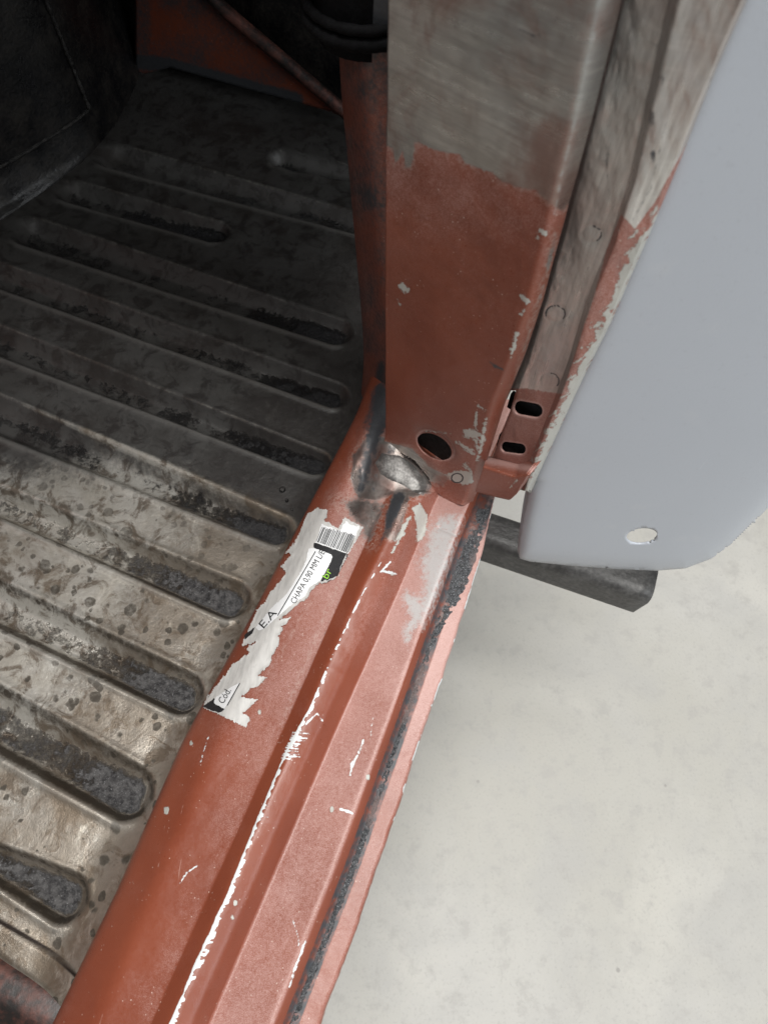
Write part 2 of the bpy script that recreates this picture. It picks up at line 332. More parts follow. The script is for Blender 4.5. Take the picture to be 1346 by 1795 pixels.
def mat_paper(name, c, fibre=0.0, rough=0.7):
    s = NT(name); co = s.co('Object'); n = s.noise(co, 300, 5, 0.7); b = s.noise(s.co('Object', (1, 0.2, 1), (0, 0, -0.43)), 260, 4, 0.6)
    col = s.mix(s.math('MULTIPLY', s.ramp(b, 0.4, 0.7), fibre), c, tuple(k * 0.62 for k in c)); col = s.mix(s.ramp(n, 0.55, 0.72, 0, 0.25 + 0.3 * fibre), col, tuple(k * 0.7 for k in c))
    return s.out(col, rough, 0, s.bump(b, 0.15 + 0.5 * fibre, 0.0008))
def mat_flat(name, c, rough=0.5, sp=0.25):
    s = NT(name); co = s.co('Object'); n = s.noise(co, 700, 4, 0.7)
    return s.out(s.mix(s.ramp(n, 0.56, 0.72, 0, sp), c, tuple(min(1, k * 0.6 + 0.16) for k in c)), rough)
M = dict(body=mat_body('red_oxide_primer'), bodyv=mat_body('red_oxide_primer_over_drawn_steel', True), floor=mat_floor(), fender=mat_fender(), concrete=mat_concrete(),
         black=mat_dark('black_chassis_paint', (0.005, 0.005, 0.006), (0.024, 0.021, 0.018), 0.36, 0, 0.35, 40, 0.5),
         weld=mat_dark('rough_weld_metal', (0.012, 0.012, 0.012), (0.075, 0.07, 0.066), 0.4, 0.4, 0.6, 200),
         steel=mat_dark('dull_dark_steel', (0.055, 0.054, 0.053), (0.14, 0.138, 0.135), 0.5, 0.3, 0.3, 35),
         rubber=mat_dark('black_rubber', (0.003, 0.003, 0.0035), (0.008, 0.008, 0.009), 0.8, 0, 0.2, 90, 0.12),
         redark=mat_dark('dusty_red_primer', (0.16, 0.042, 0.027), (0.24, 0.07, 0.045), 0.5, 0, 0.2, 30),
         ground=mat_dark('ground_weld_metal', (0.13, 0.125, 0.12), (0.36, 0.35, 0.335), 0.46, 0.55, 0.12, 90),
         redshade=mat_dark('shade_darkened_red_primer', (0.014, 0.011, 0.010), (0.13, 0.045, 0.032), 0.5, 0, 0.3, 22),  # red primer blackened, with shade put into its colour
         cavity=mat_dark('unpainted_cavity_metal', (0.008, 0.008, 0.008), (0.09, 0.09, 0.088), 0.6, 0, 0.6, 260),
         grit=mat_grit(), torn=mat_paper('torn_paper', (0.56, 0.55, 0.53), 0.5), white=mat_paper('white_label_print', (0.78, 0.79, 0.80), 0.05, 0.45),
         ink=mat_flat('black_ink', (0.018, 0.018, 0.02), 0.45), green=mat_flat('green_ink', (0.30, 0.62, 0.06), 0.5, 0.1))
# ------------------------------------------------------------------ the setting: concrete floor
def make_ground():
    xs = np.linspace(-6, 6, 41); X, Y = np.meshgrid(xs, xs, indexing='ij'); G = np.stack([X, Y, 0 * X], -1)
    o = build('concrete_floor', G.reshape(-1, 3), grid_faces(41, 41), M['concrete']); o['kind'] = 'structure'; o['label'] = 'pale mottled concrete workshop floor'
make_ground()
# ------------------------------------------------------------------ car body
body = empty('car_body', (0, 0, 0), 'stripped car body in red oxide primer, with sill, door pillar and ribbed floor', 'car body')
FZ = -0.085
# --- sill: feature lines surveyed in the photograph (pixel x, pixel y, height)
L = {
 1: [(-85, 2150, -.03), (80, 1795, -.03), (195, 1560, -.03), (310, 1300, -.03), (360, 1208, -.03), (440, 1065, -.03), (490, 970, -.03), (527, 900, -.03), (590, 780, -.03), (625, 712, -.03), (650, 640, -.03)],
 2: [(30, 2150, -.005), (165, 1795, -.005), (265, 1560, -.005), (375, 1300, -.005), (420, 1208, -.005), (492, 1065, -.005), (537, 970, -.005), (570, 900, -.005), (622, 800, -.004), (655, 735, 0), (690, 660, 0)],
 3: [(105, 2150, 0), (268, 1787, 0), (388, 1520, 0), (509, 1250, 0), (580, 1088, 0), (650, 930, 0), (676, 872, 0), (715, 790, 0), (750, 700, 0)],
 4: [(140, 2150, .0095), (300, 1791, .0095), (418, 1520, .0095), (537, 1250, .0095), (620, 1060, .0095), (685, 930, .0095), (708, 876, .0095), (716, 862, 0), (752, 790, -.002), (790, 700, -.002)],
 5: [(213, 2150, -.010), (370, 1787, -.010), (485, 1520, -.010), (601, 1250, -.010), (660, 1120, -.010), (700, 1030, -.010), (733, 950, -.010), (757, 890, -.010), (805, 790, -.010), (845, 700, -.010)],
 6: [(345, 2150, -.003), (485, 1787, -.003), (590, 1520, -.003), (689, 1250, -.003), (745, 1090, -.003), (792, 960, -.003), (822, 885, -.003), (865, 790, -.003), (905, 700, -.003)],
 7: [(370, 2150, -.017), (508, 1787, -.017), (612, 1520, -.017), (707, 1250, -.017), (762, 1090, -.017), (806, 960, -.017), (836, 885, -.017), (878, 790, -.017), (915, 700, -.017)],
 8: [(392, 2150, -.018), (530, 1787, -.018), (634, 1520, -.018), (727, 1250, -.018), (783, 1085, -.018), (824, 975, -.018), (852, 890, -.018), (892, 790, -.018), (928, 700, -.018)],
 9: [(430, 2150, -.018), (566, 1787, -.018), (662, 1520, -.018), (752, 1250, -.018), (822, 1045, -.018), (850, 945, -.018), (867, 872, -.018), (905, 780, -.018), (938, 700, -.018)],
}
NS = 1000
ts = np.linspace(0, 1, NS)
L3 = {}
for k, pl in L.items():
    pl = np.array(pl, float); t0 = resample(pl, np.linspace(0, 1, 140)); 
    q = resample(pl, ts); q = smooth_line(q, 150) if k not in (4,) else q
    if k == 4:
        q2 = smooth_line(q, 150); q[:, :2] = q2[:, :2]; q[:, 2] = smooth_line(q, 16)[:, 2]
    L3[k] = B(q[:, 0], q[:, 1], q[:, 2])
S0 = L3[1] + np.array([-0.006, 0.003, 0]); S0 = S0.copy(); S0[:, 2] = ZS + FZ - 0.02
S10 = L3[9] + np.array([0.001, 0, -0.004]); S11 = L3[9] + np.array([-0.004, 0.001, -0.06]); S12 = L3[9] + np.array([-0.03, 0.01, -0.16]); S13 = L3[1] + np.array([0.0, 0, -0.13])
main = loft([S0, L3[1], L3[2], L3[3]], [14, 26, 44], 40)
q4, q5 = (smooth_line(resample(np.array(L[k], float), ts), 150) for k in (4, 5)); zz = smooth_line(resample(np.array(L[4], float), ts), 16)[:, 2]
mid_px = 0.42 * q4 + 0.58 * q5; L45 = B(mid_px[:, 0], mid_px[:, 1], np.where(zz > 0.002, 0.0050, -.003))
lines = np.concatenate([loft([L3[3], L3[4], L45, L3[5]], [24, 22, 18], 34)[:-1], loft([L3[5], L3[6], L3[7]], [34, 8], 7)], 0)
low = loft([L3[7], L3[8], L3[9], S10, S11, S12, S13, S0 - np.array([0, 0, .01])], [6, 12, 2, 8, 6, 6, 4], 2)
SG = np.concatenate([main[:-1], lines[:-1], low], 0)
SG = smooth_line(SG, 2)
K_MAIN = len(main) - 1; K_LINES = K_MAIN + len(lines) - 1
# dents, the welded tab and the fillet at the pillar foot
def gauss(P, cx, cy, sx, sy, ang=0):
    c, s_ = math.cos(math.radians(ang)), math.sin(math.radians(ang)); d = P - np.array([cx, cy]); u = d[..., 0] * c + d[..., 1] * s_; v = -d[..., 0] * s_ + d[..., 1] * c
    return np.exp(-0.5 * ((u / sx) ** 2 + (v / sy) ** 2))
def sill_bumps(P):
    h = 0.005 * in_poly_mask(P, [(640, 760), (690, 775), (742, 832), (750, 852), (738, 866), (716, 858), (690, 842), (650, 820)], 17)
    h += 0.006 * gauss(P, 690, 775, 30, 22, 40)
    h -= 0.006 * gauss(P, 634, 845, 9, 24, 14)
    h -= 0.005 * gauss(P, 655, 775, 10, 30, 10)
    h += 0.002 * gauss(P, 800, 905, 28, 10, 25)
    h -= 0.0012 * np.exp(-((seg_d(P, [(770, 925), (805, 940)])[0]) / 3.0) ** 2)
    h += 0.0012 * (fbm(P / 120, 3) - 0.5) + 0.0006 * (fbm(P / 35, 9) - 0.5)
    return h
SP = PIX(SG); hb = sill_bumps(SP); hb[:8] = 0; hb[K_LINES + 20:] = 0
SG[..., 2] += hb
# outer flange is a little wavy
wav = 0.0004 * np.sin(np.linspace(0, 40, NS)) + 0.0007 * (fbm(np.stack([np.linspace(0, 60, NS), np.zeros(NS)], -1), 5) - .5) * 2
fl = np.zeros(len(SG)); fl[K_LINES + 10:K_LINES + 22] = 1; fl = smooth_line(fl[:, None], 4)[:, 0]
SG[..., 0] += fl[:, None] * wav[None, :]
SP = PIX(SG)
vidx = np.arange(len(SG))[:, None] * np.ones(NS)[None, :]
def sill_attrs(P, vi):
    a = {}
    n1 = fbm(P / 60, 21); n2 = fbm(P / 18, 31)
    KR, KV = K_MAIN + 24, K_MAIN + 64
    on_main = (vi <= K_MAIN + 1); on_ledge = (vi > KV) & (vi < K_LINES - 8); on_flange = vi > K_LINES + 5; on_bead = (vi > K_MAIN) & (vi <= KV)
    dust = np.where(on_main, 0.05 + 0.42 * sstep(14, 60, vi) * sstep(1500, 950, P[..., 1]) + 0.16 * sstep(45, 84, vi), 0)
    dust = np.where(on_bead, 0.06 + 0.25 * sstep(1300, 930, P[..., 1]) * sstep(KR, KR + 20, vi), dust)
    dust = np.where(on_ledge, 0.42 + 0.35 * sstep(1500, 1000, P[..., 1]), dust)
    dust = np.where(on_flange, 0.22 + 0.55 * sstep(1450, 1150, P[..., 1]), dust)
    a['dust'] = np.clip(dust + 0.3 * (n1 - 0.5), 0, 1)
    bare = in_poly_mask(P, [(618, 800), (648, 760), (690, 770), (760, 840), (752, 864), (722, 872), (690, 866), (655, 878), (628, 872), (615, 840)], 14)
    bare = np.maximum(bare, 0.62 * in_poly_mask(P, [(575, 870), (650, 860), (690, 880), (655, 960), (640, 960), (600, 900)], 22))
    bare = np.maximum(bare, 0.60 * line_mask(P, [(650, 905, 8), (600, 1010, 4), (560, 1100, 3), (500, 1250, 2)], 9))
    bare = np.maximum(bare, 0.9 * line_mask(P, [(687, 935, 26), (702, 872, 34)], 10))
    bare = np.maximum(bare, 0.40 * line_mask(P, [(545, 1050, 3), (490, 1150, 5), (450, 1215, 4)], 8))
    bare = np.maximum(bare, 0.62 * line_mask(P, [(700, 1220, 3), (660, 1330, 9), (625, 1420, 12), (590, 1520, 9), (520, 1700, 8), (490, 1800, 9)], 6) * on_flange)
    bare = np.maximum(bare, 0.55 * line_mask(P, [(835, 905, 10), (790, 1040, 10), (735, 1180, 8), (705, 1260, 6)], 7) * (vi > K_LINES - 8))
    a['bare'] = bare
    grey = in_poly_mask(P, [(735, 882), (752, 906), (741, 945), (731, 950), (729, 915), (722, 890)], 7)
    for pl in ([(720, 905, 3), (708, 925, 7), (702, 938, 12), (692, 948, 4)], [(700, 945, 3), (688, 968, 4)], [(690, 1008, 3), (672, 1000, 4)]): grey = np.maximum(grey, line_mask(P, pl, 6))
    for (x, y, r) in ((582, 1419, 2.5), (336, 1303, 2.0), (455, 1247, 2.2), (408, 1609, 2.0), (700, 1450, 1.6), (645, 1362, 2.), (413, 1583, 2), (292, 1420, 4)):
        grey = np.maximum(grey, np.clip(0.80 - (np.linalg.norm((P - [x, y]) * [1.0, 0.6], axis=-1) - 0.6 * r) / 6, 0, 1))
    a['grey'] = grey
    wl = [(298, 1800, 12), (322, 1745, 11), (345, 1690, 13), (362, 1655, 17), (380, 1615, 17), (398, 1575, 13), (424, 1510, 11), (446, 1452, 9), (470, 1395, 9), (492, 1342, 9), (512, 1300, 13), (528, 1270, 11), (545, 1240, 7), (562, 1200, 6), (582, 1150, 4), (606, 1102, 5), (622, 1066, 4), (650, 1015, 2.5), (668, 985, 2)]
    wa = np.array(wl[::-1], float); xc = np.interp(P[..., 1], wa[:, 1], wa[:, 0]); ww = np.interp(P[..., 1], wa[:, 1], wa[:, 2])
    jag = fbm(P / np.array([14., 7.0]), 51, 4); jg2 = fbm(np.stack([P[..., 1] / 16.0, 0 * xc + 9], -1), 52, 3); dx = P[..., 0] - xc
    rgt = ww * (0.05 + 1.5 * sstep(0.3, 0.75, jag) * (0.5 + jg2)) ; lft = ww * (0.30 + 0.35 * jg2)
    rgt = rgt * 0.55; lft = lft * 0.8
    white = np.clip(0.5 - np.maximum((-lft * 0.7 - dx) / 2.4, (dx - rgt * 0.8) / 4.5), 0, 1) * (P[..., 1] > 985)
    wear = fbm(P / np.array([9., 9.]), 51, 3); white = np.where(P[..., 1] < 1215, white * (0.3 + 1.0 * sstep(0.40, 0.56, wear)), white)
    for k in range(11):
        y = 1284 + k * 4.5 + RNG.uniform(-1, 1); x = 514 - k * 2.0; ln = RNG.uniform(12, 30)
        white = np.maximum(white, 1.15 * line_mask(P, [(x, y, 2.0), (x + ln, y + 2, 1.2)], 1.1))
    for k in range(6):
        y = 1400 + k * 6; white = np.maximum(white, 0.7 * line_mask(P, [(470 - k * 3, y, 1.6), (470 - k * 3 + RNG.uniform(8, 20), y + 3, 1.0)], 1.0))
    for pl in ([(637, 1297, 4), (628, 1322, 3), (618, 1338, 5), (614, 1360, 3)], [(536, 1270, 3), (556, 1250, 2), (566, 1264, 1.5)], [(672, 1001, 4), (694, 1006, 3)], [(684, 985, 3), (668, 1002, 4)],
               [(515, 1615, 2), (522, 1640, 2), (524, 1662, 1.5)], [(535, 1650, 4), (528, 1672, 3), (518, 1695, 4), (508, 1730, 2.5)], [(596, 1418, 4), (612, 1423, 5), (618, 1426, 4)], [(316, 1548, 2), (328, 1530, 2.5), (345, 1518, 2)], [(350, 1340, 1), (366, 1292, 1.2)], [(655, 1250, 1), (648, 1300, 1.2)]):
        white = np.maximum(white, 1.0 * line_mask(P, pl, 2.5))
    pale = 0.85 * in_poly_mask(P, [(760, 900), (818, 893), (810, 945), (794, 1000), (772, 1060), (742, 1110), (722, 1090), (735, 1020), (728, 985), (740, 945)], 24)
    pale = np.maximum(pale, in_poly_mask(P, [(712, 1033), (735, 1045), (752, 1065), (742, 1090), (722, 1110), (716, 1140), (706, 1125), (704, 1095), (718, 1085), (702, 1050)], 16) * 0.95)
    pale = np.maximum(pale, 0.55 * in_poly_mask(P, [(640, 880), (668, 870), (655, 930), (640, 965), (628, 960)], 14)); pale = np.maximum(pale, 0.6 * line_mask(P, [(712, 880, 14), (690, 935, 12), (668, 990, 6)], 9) * n2 * 1.5)
    a['pale'] = pale
    edge = (vi > K_LINES + 17) & (vi < K_LINES + 24)
    white = np.maximum(white, 0.75 * edge * sstep(0.46, 0.6, fbm(P / np.array([30., 30.]), 71)) * sstep(1600, 1350, P[..., 1]))
    a['white'] = white
    black = line_mask(P, [(672, 690, 34), (660, 740, 38), (652, 780, 24), (642, 815, 15), (634, 856, 17)], 15) * 1.1
    black = np.maximum(black, 0.85 * line_mask(P, [(700, 872, 26), (686, 905, 22), (676, 932, 12), (666, 955, 6)], 7) * (vi > K_MAIN - 1) * (vi < KR + 1))
    black = np.maximum(black, 0.5 * line_mask(P, [(690, 800, 20), (740, 842, 14)], 14) * (0.3 + n2))
    black = black * (0.55 + 0.75 * fbm(P / np.array([9., 22.]), 36))
    black = np.maximum(black, 0.75 * in_poly_mask(P, [(618, 800), (648, 760), (690, 775), (745, 838), (735, 855), (690, 852), (655, 872), (628, 866)], 18) * sstep(0.35, 0.75, fbm(P / np.array([16., 26.]), 33)))
    black = np.maximum(black, 0.42 * line_mask(P, [(600, 920, 8), (632, 930, 10)], 9) * (0.4 + n2))
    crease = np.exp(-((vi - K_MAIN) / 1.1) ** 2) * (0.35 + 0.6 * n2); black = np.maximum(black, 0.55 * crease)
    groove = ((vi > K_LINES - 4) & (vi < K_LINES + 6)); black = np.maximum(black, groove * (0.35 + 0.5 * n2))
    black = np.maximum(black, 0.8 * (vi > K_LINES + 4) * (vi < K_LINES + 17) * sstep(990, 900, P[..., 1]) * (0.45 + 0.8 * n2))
    a['black'] = black
    return a
AT = sill_attrs(SP, vidx)
sill = bpy.data.objects.new('sill', None)
def part_empty(name, parent, label=None):
    o = bpy.data.objects.new(name, None); COL.objects.link(o); o.parent = parent; o.empty_display_size = 0.02
    if label: o['label'] = label
    return o
bpy.data.objects.remove(sill)
SV = SG.reshape(-1, 3); SF = grid_faces(len(SG), NS)
sill = build('sill', SV, SF, M['body'], body, AT); tag(sill, 'red primed door sill with raised bead, worn to white along its ridge')
sill_bvh = BVHTree.FromPolygons([tuple(v) for v in SV], [tuple(int(i) for i in f) for f in SF])
# granular sealant bead in the outer groove
def make_sealant():
    n = 420; a = B(*[resample(np.array(L[7]), np.linspace(0.02, 0.865, n))[:, k] for k in range(3)]); b = B(*[resample(np.array(L[8]), np.linspace(0.02, 0.865, n))[:, k] for k in range(3)])
    c9 = B(*[resample(np.array(L[9]), np.linspace(0.02, 0.865, n))[:, k] for k in range(3)]); wd = sstep(0.80, 0.90, np.linspace(0, 1, n))[:, None] * 0.8
    b = (a * 0.35 + b * 0.65) * (1 - wd) + c9 * wd; a = smooth_line(a, 20); b = smooth_line(b, 20); m = 16; G = []
    for j in range(m):
        t = j / (m - 1); h = 0.0030 * math.sin(math.pi * t) ** 0.5 - 0.0014
        r = fbm(np.stack([np.linspace(0, 260, n), np.full(n, t * 6)], -1), 77, 3) - 0.5
        wv = (fbm(np.stack([np.linspace(0, 70, n), np.full(n, 3 + 4.0 * (t > .5))], -1), 78, 4) - .5) * 0.45
        G.append(a * (1 - t - wv[:, None] * .5) + b * (t + wv[:, None] * .5) + np.stack([0.002 * r, 0 * r, h + (0.0034 * r - 0.0016 * fbm(np.stack([np.linspace(0, 30, n), np.zeros(n)], -1), 79, 3)) * math.sin(math.pi * t)], -1))
    G = np.array(G); build('sealant_bead', G.reshape(-1, 3), grid_faces(m, n), M['grit'], sill)
make_sealant()
# ------------------------------------------------------------------ pressed floor pan
d_s = B(527, 900, FZ) - B(310, 1300, FZ); d_s[2] = 0; d_s /= np.linalg.norm(d_s); d_w = np.array([-d_s[1], d_s[0], 0])   # d_w points into the car
O_ = B(310, 1300, FZ)
def SW(px, py):
    q = B(np.asarray(px, float), np.asarray(py, float), FZ) - O_; return np.stack([q @ d_s, q @ d_w], -1)
#        north edge (left pt, right pt), south edge (left pt, right pt), right end px, left end px or None
RIBS = [
 ((470, 262), (640, 300), (470, 285), (640, 322), None, (478, 270)),
 ((185, 252), (640, 382), (170, 285), (640, 412), None, (180, 268)),
 ((110, 315), (400, 398), (100, 345), (395, 428), (398, 412), (106, 330)),
 ((40, 380), (600, 568), (20, 418), (600, 606), (612, 590), (32, 398)),
 ((0, 466), (596, 680), (0, 502), (596, 716), (606, 700), None),
 ((0, 577), (560, 797), (0, 620), (545, 826), (575, 818), None),
 ((0, 700), (500, 915), (0, 758), (480, 950), (510, 938), None),
 ((0, 858), (419, 1030), (0, 902), (404, 1082), (430, 1066), None),
 ((0, 1027), (343, 1195), (0, 1094), (320, 1250), (350, 1228), None),
 ((0, 1215), (260, 1365), (0, 1312), (225, 1438), (262, 1405), None),
 ((0, 1490), (150, 1550), (0, 1545), (112, 1618), (152, 1578), None),
]
def make_floor():
    s0 = SW([60], [1725])[0, 0] - 0.0; ns, nw = 520, 330
    ss = np.concatenate([np.linspace(s0 - 0.03, 0.55, 360), np.linspace(0.553, 1.25, 160)]); ws = np.concatenate([np.linspace(-0.05, 0.35, 220), np.linspace(0.354, 1.25, 110)])
    S, Wc = np.meshgrid(ss, ws, indexing='ij'); rec = np.zeros_like(S); dep = np.zeros_like(S); lip = np.zeros_like(S); wall_shade = np.zeros_like(S); crest = np.zeros_like(S)
    for nl, nr, sl, sr, er, el in RIBS:
        p = SW([nl[0], nr[0], sl[0], sr[0]], [nl[1], nr[1], sl[1], sr[1]])
        def lin(a, b, w): return a[0] + (b[0] - a[0]) * (w - a[1]) / (b[1] - a[1])
        sn, so = lin(p[0], p[1], Wc), lin(p[2], p[3], Wc); c = (sn + so) / 2; hw = np.maximum((sn - so) / 2, 0.006) + 0.002
        wr = SW([er[0]], [er[1]])[0, 1] if er else -9.0; wl_ = SW([el[0]], [el[1]])[0, 1] if el else 9.0
        ex = np.maximum(np.maximum((wr + hw) - Wc, Wc - (wl_ - hw)), 0)
        q = S - c; r = np.hypot(q, ex) / hw                          # capsule, 1 at the rim
        southness = sstep(0.2, -0.8, q / hw)
        edge_n = 1 - (0.65 * np.clip((r - 0.28) / 1.0, 0, 1) + 0.35 * sstep(0.2, 1.36, r)); edge_s = 1 - sstep(0.58, 1.14, r); v = edge_n * (1 - southness) + edge_s * southness
        rec = np.maximum(rec, v); dist = np.maximum(Wc - wr, 0)
        if er: dep = np.maximum(dep, v ** 1.3 * np.exp(-np.maximum(dist - 0.02, 0) / 0.05))
        crest = np.maximum(crest, np.exp(-((r - 1.18) / 0.20) ** 2) * sstep(0.15, 0.7, q / hw / np.maximum(r, .1)))
        lip = np.maximum(lip, np.exp(-((r - 1.22) / 0.16) ** 2) * sstep(-0.5, -0.95, q / hw / np.maximum(r, .1)))
        wall_shade = np.maximum(wall_shade, np.exp(-((r - 0.94) / 0.19) ** 2) * 0.9 * (0.45 + 0.55 * southness))
        wall_shade = np.maximum(wall_shade, 0.62 * np.exp(-((r - 1.05) / 0.34) ** 2) * sstep(-0.002, 0.004, q))
    P3 = O_ + S[..., None] * d_s + Wc[..., None] * d_w
    z = -0.0125 * rec + 0.0016 * (fbm(np.stack([S, Wc], -1) * 9, 4) - .5) + 0.0008 * (fbm(np.stack([S, Wc], -1) * 40, 8) - .5)
    z += 0.0018 * lip + 0.0016 * crest
    # grit lumps in the channel ends
    lump = fbm(np.stack([S, Wc], -1) * 170, 15, 3); z += dep * rec * 0.004 * (lump - 0.35)
    PX = PIX(P3)
    # lapped seam and rolled rear edge
    a, b = SW([0, 125], [1613, 1690]); tt = lambda w: a[0] + (b[0] - a[0]) * (w - a[1]) / (b[1] - a[1]); sd = S - tt(Wc)
    z += 0.0022 * sstep(0.0012, -0.0012, sd); seam = np.exp(-(sd / 0.0014) ** 2)
    a2, b2 = SW([0, 100], [1672, 1738]); t2 = a2[0] + (b2[0] - a2[0]) * (Wc - a2[1]) / (b2[1] - a2[1]); ed = t2 - S
    P3[..., 2] += z - 0.05 * np.clip(ed / 0.012, 0, 1) ** 1.6
    P3 += -(np.clip(ed - 0.012, 0, 1))[..., None] * (-d_s) * 0.9
    P3[..., 2] -= np.clip(ed - 0.012, 0, 1) * 2.0
    # turned up where it meets the sill
    P3[..., 2] += 0.02 * sstep(0.02, -0.045, Wc) ** 1.5
    n = fbm(np.stack([S, Wc], -1) * 6, 44)
    paint_shade = np.clip(sstep(0.05, 0.31, S + 0.22 * (Wc - 0.0) + 0.16 * (n - 0.5)), 0, 1)
    at = dict(rec=rec, deposit=dep, lip=lip, seam=seam, crest=crest, paint_shade=paint_shade, wall_shade=wall_shade, rust=sstep(0.17, 0.03, Wc + 0.10 * (n - 0.5)))
    o = build('floor_pan', P3.reshape(-1, 3), grid_faces(len(ss), len(ws)), M['floor'], body, at); tag(o, 'ribbed bare metal floor pan, rust spotted and stained, pressed channels')
    for (x, y, r) in ((495, 858, 6), (503, 877, 3.2), (512, 893, 2.6)):
        c = B(x, y, FZ + 0.001); rr = r * 0.00045
        bm = bmesh.new(); bmesh.ops.create_icosphere(bm, subdivisions=2, radius=rr)
        for v in bm.verts: v.co.z *= 0.55; v.co *= 1 + 0.15 * random.random()
        for v in bm.verts: v.co += Vector(c)
        for f in bm.faces: f.smooth = True
        me = bpy.data.meshes.new('weld_blob'); bm.to_mesh(me); bm.free(); obj('weld_blob', me, M['cavity'] if False else M['weld'], o)
    return o
floor_pan = make_floor()
# rear crossmember seen under the rolled edge
def make_cross():
    pts = SW([-60, 90], [1730, 1795]); s = pts.mean(0)[0]
    V = []; prof = [(0.0, -0.050), (-0.012, -0.036), (-0.03, -0.034), (-0.05, -0.048), (-0.09, -0.052), (-0.10, -0.12)]
    ws = np.linspace(-0.03, 0.8, 40); pr = resample(np.array(prof), np.linspace(0, 1, 30))
    G = np.array([[O_ + d_s * (s + 0.005 + p[0]) + d_w * w + np.array([0, 0, p[1] - 0.04 + 0.003 * math.sin(w * 31)]) for w in ws] for p in pr])
    o = build('crossmember', G.reshape(-1, 3), grid_faces(30, 40, True), M['redshade'], body); tag(o, 'red crossmember with painted-in shade, below the rolled edge of the floor')
make_cross()
# ------------------------------------------------------------------ black box tunnel, front left of the floor
def make_tunnel():
    base = np.array([(-260, 560, FZ), (-80, 440, FZ), (0, 388, FZ), (80, 335, FZ), (150, 280, FZ), (205, 215, FZ), (240, 150, FZ), (258, 80, FZ), (268, 0, FZ), (276, -90, FZ)])
    n = 160; t = np.linspace(0, 1, n); b = smooth_line(resample(base, t), 12); T0 = B(b[:, 0], b[:, 1], b[:, 2])
    top = np.array([(-240, 440, -.05), (-80, 345, -.05), (0, 300, -.05), (70, 258, -.05), (140, 213, -.05), (178, 178, -.05), (205, 130, -.05), (226, 70, -.05), (240, 0, -.05), (250, -90, -.05)])
    q = smooth_line(resample(top, t), 10); T1 = B(q[:, 0], q[:, 1], q[:, 2]); T2 = T1 + np.array([0, 0, 0.30]); T3 = T2 + np.array([-0.5, 0.12, 0.02])
    mid = T0 * 0.45 + T1 * 0.55; mid[:, 2] = T0[:, 2] + 0.008
    G = loft([T0 - np.array([0, 0, .01]), T0, mid, T1, T2, T3], [3, 8, 8, 30, 8], 3)
    G += 0.0035 * (fbm(PIX(G) / 40, 91)[..., None] - 0.5)
    o = build('tunnel_box', G.reshape(-1, 3), grid_faces(*G.shape[:2], True), M['black'], body); tag(o, 'black welded box on the floor, at the upper left corner')
    def bead(pl, r):
        N = 200; c = pl(np.linspace(0, 1, N)); k = np.arange(N); rad = r * (0.45 + 0.9 * fbm(np.stack([k * 0.55, 0 * k], -1), 5, 3))
        tube('weld_bead', c, rad, M['weld'], o, 8)
    bead(lambda u: np.stack([np.interp(u * 0.60, t, T1[:, k]) for k in range(3)], -1) + np.array([0.0, 0, 0.003]), 0.0024)
    c0 = T1[int(n * 0.60)]; bead(lambda u: c0 + np.array([0.001, -0.001, 0.004]) + u[:, None] * np.array([0, 0, 0.3]), 0.0028)
make_tunnel()
# ------------------------------------------------------------------ bulkhead, gusset, inner post
PB0, PB1 = B(265, 108, FZ), B(575, 190, FZ); BD = PB1 - PB0; BD /= np.linalg.norm(BD); BN = np.cross(BD, [0, 0, 1])   # normal towards the camera
if BN[1] > 0: BN = -BN
def make_bulkhead():
    xs = np.linspace(-0.9, 0.30, 60); zs = np.linspace(-0.02, 0.75, 40)
    G = np.array([[PB0 + BD * x + np.array([0, 0, z]) for z in zs] for x in xs]); G += BN * (0.006 * fbm(np.stack(np.meshgrid(xs * 8, zs * 8, indexing='ij'), -1), 5))[..., None]
    o = build('bulkhead', G.reshape(-1, 3), grid_faces(60, 40, True), M['black'], body); tag(o, 'black front bulkhead at the far end of the floor')
    p0 = PB0 + BN * 0.02
    poly = [(240, 130), (240, -260), (300, -120), (372, -2), (470, 82), (562, 160), (612, 200), (612, 206), (572, 190), (430, 152), (300, 116)]
    poly = [(np.array(p)) for p in poly]
    xs = np.arange(236, 620, 4.0); ys = np.arange(-260, 212, 4.0); X, Y = np.meshgrid(xs, ys, indexing='ij')
    G = BP(X, Y, p0, BN); G, f = cut_grid(G, [lambda P: -poly_sd(P, poly)])
    P = PIX(G); at = dict(dust=0.05 + 0 * P[..., 0], bare=0 * P[..., 0], grey=0 * P[..., 0], white=0 * P[..., 0])
    at['black'] = np.maximum(0.9 * sstep(26, 4, seg_d(P, [(240, 105), (300, 112), (430, 148), (520, 172)])[0]), 0.55 * sstep(290, 258, P[..., 0])); at['black'] = np.maximum(at['black'], 0.42 + 0.5 * (fbm(P / 50, 7) - 0.5))  # blackening over the whole gusset paints in the footwell's shade
    at['grey'] = 0.55 * line_mask(P, [(310, 120, 3), (410, 146, 5), (520, 178, 3)], 3)
    g = build('gusset', G.reshape(-1, 3), f, M['body'], body, at, solid=0.003); tag(g, 'red diagonal gusset with painted-in shade, in front of the bulkhead')
    q = np.array([(300, -120), (372, -2), (420, 40), (470, 82), (520, 125), (562, 160), (612, 203)]); q = smooth_line(resample(q, np.linspace(0, 1, 40)), 4)
    c = BP(q[:, 0], q[:, 1], p0 + BN * 0.006, BN); tube('rolled_edge', c, 0.007, M['redshade'], g, 12)
make_bulkhead()
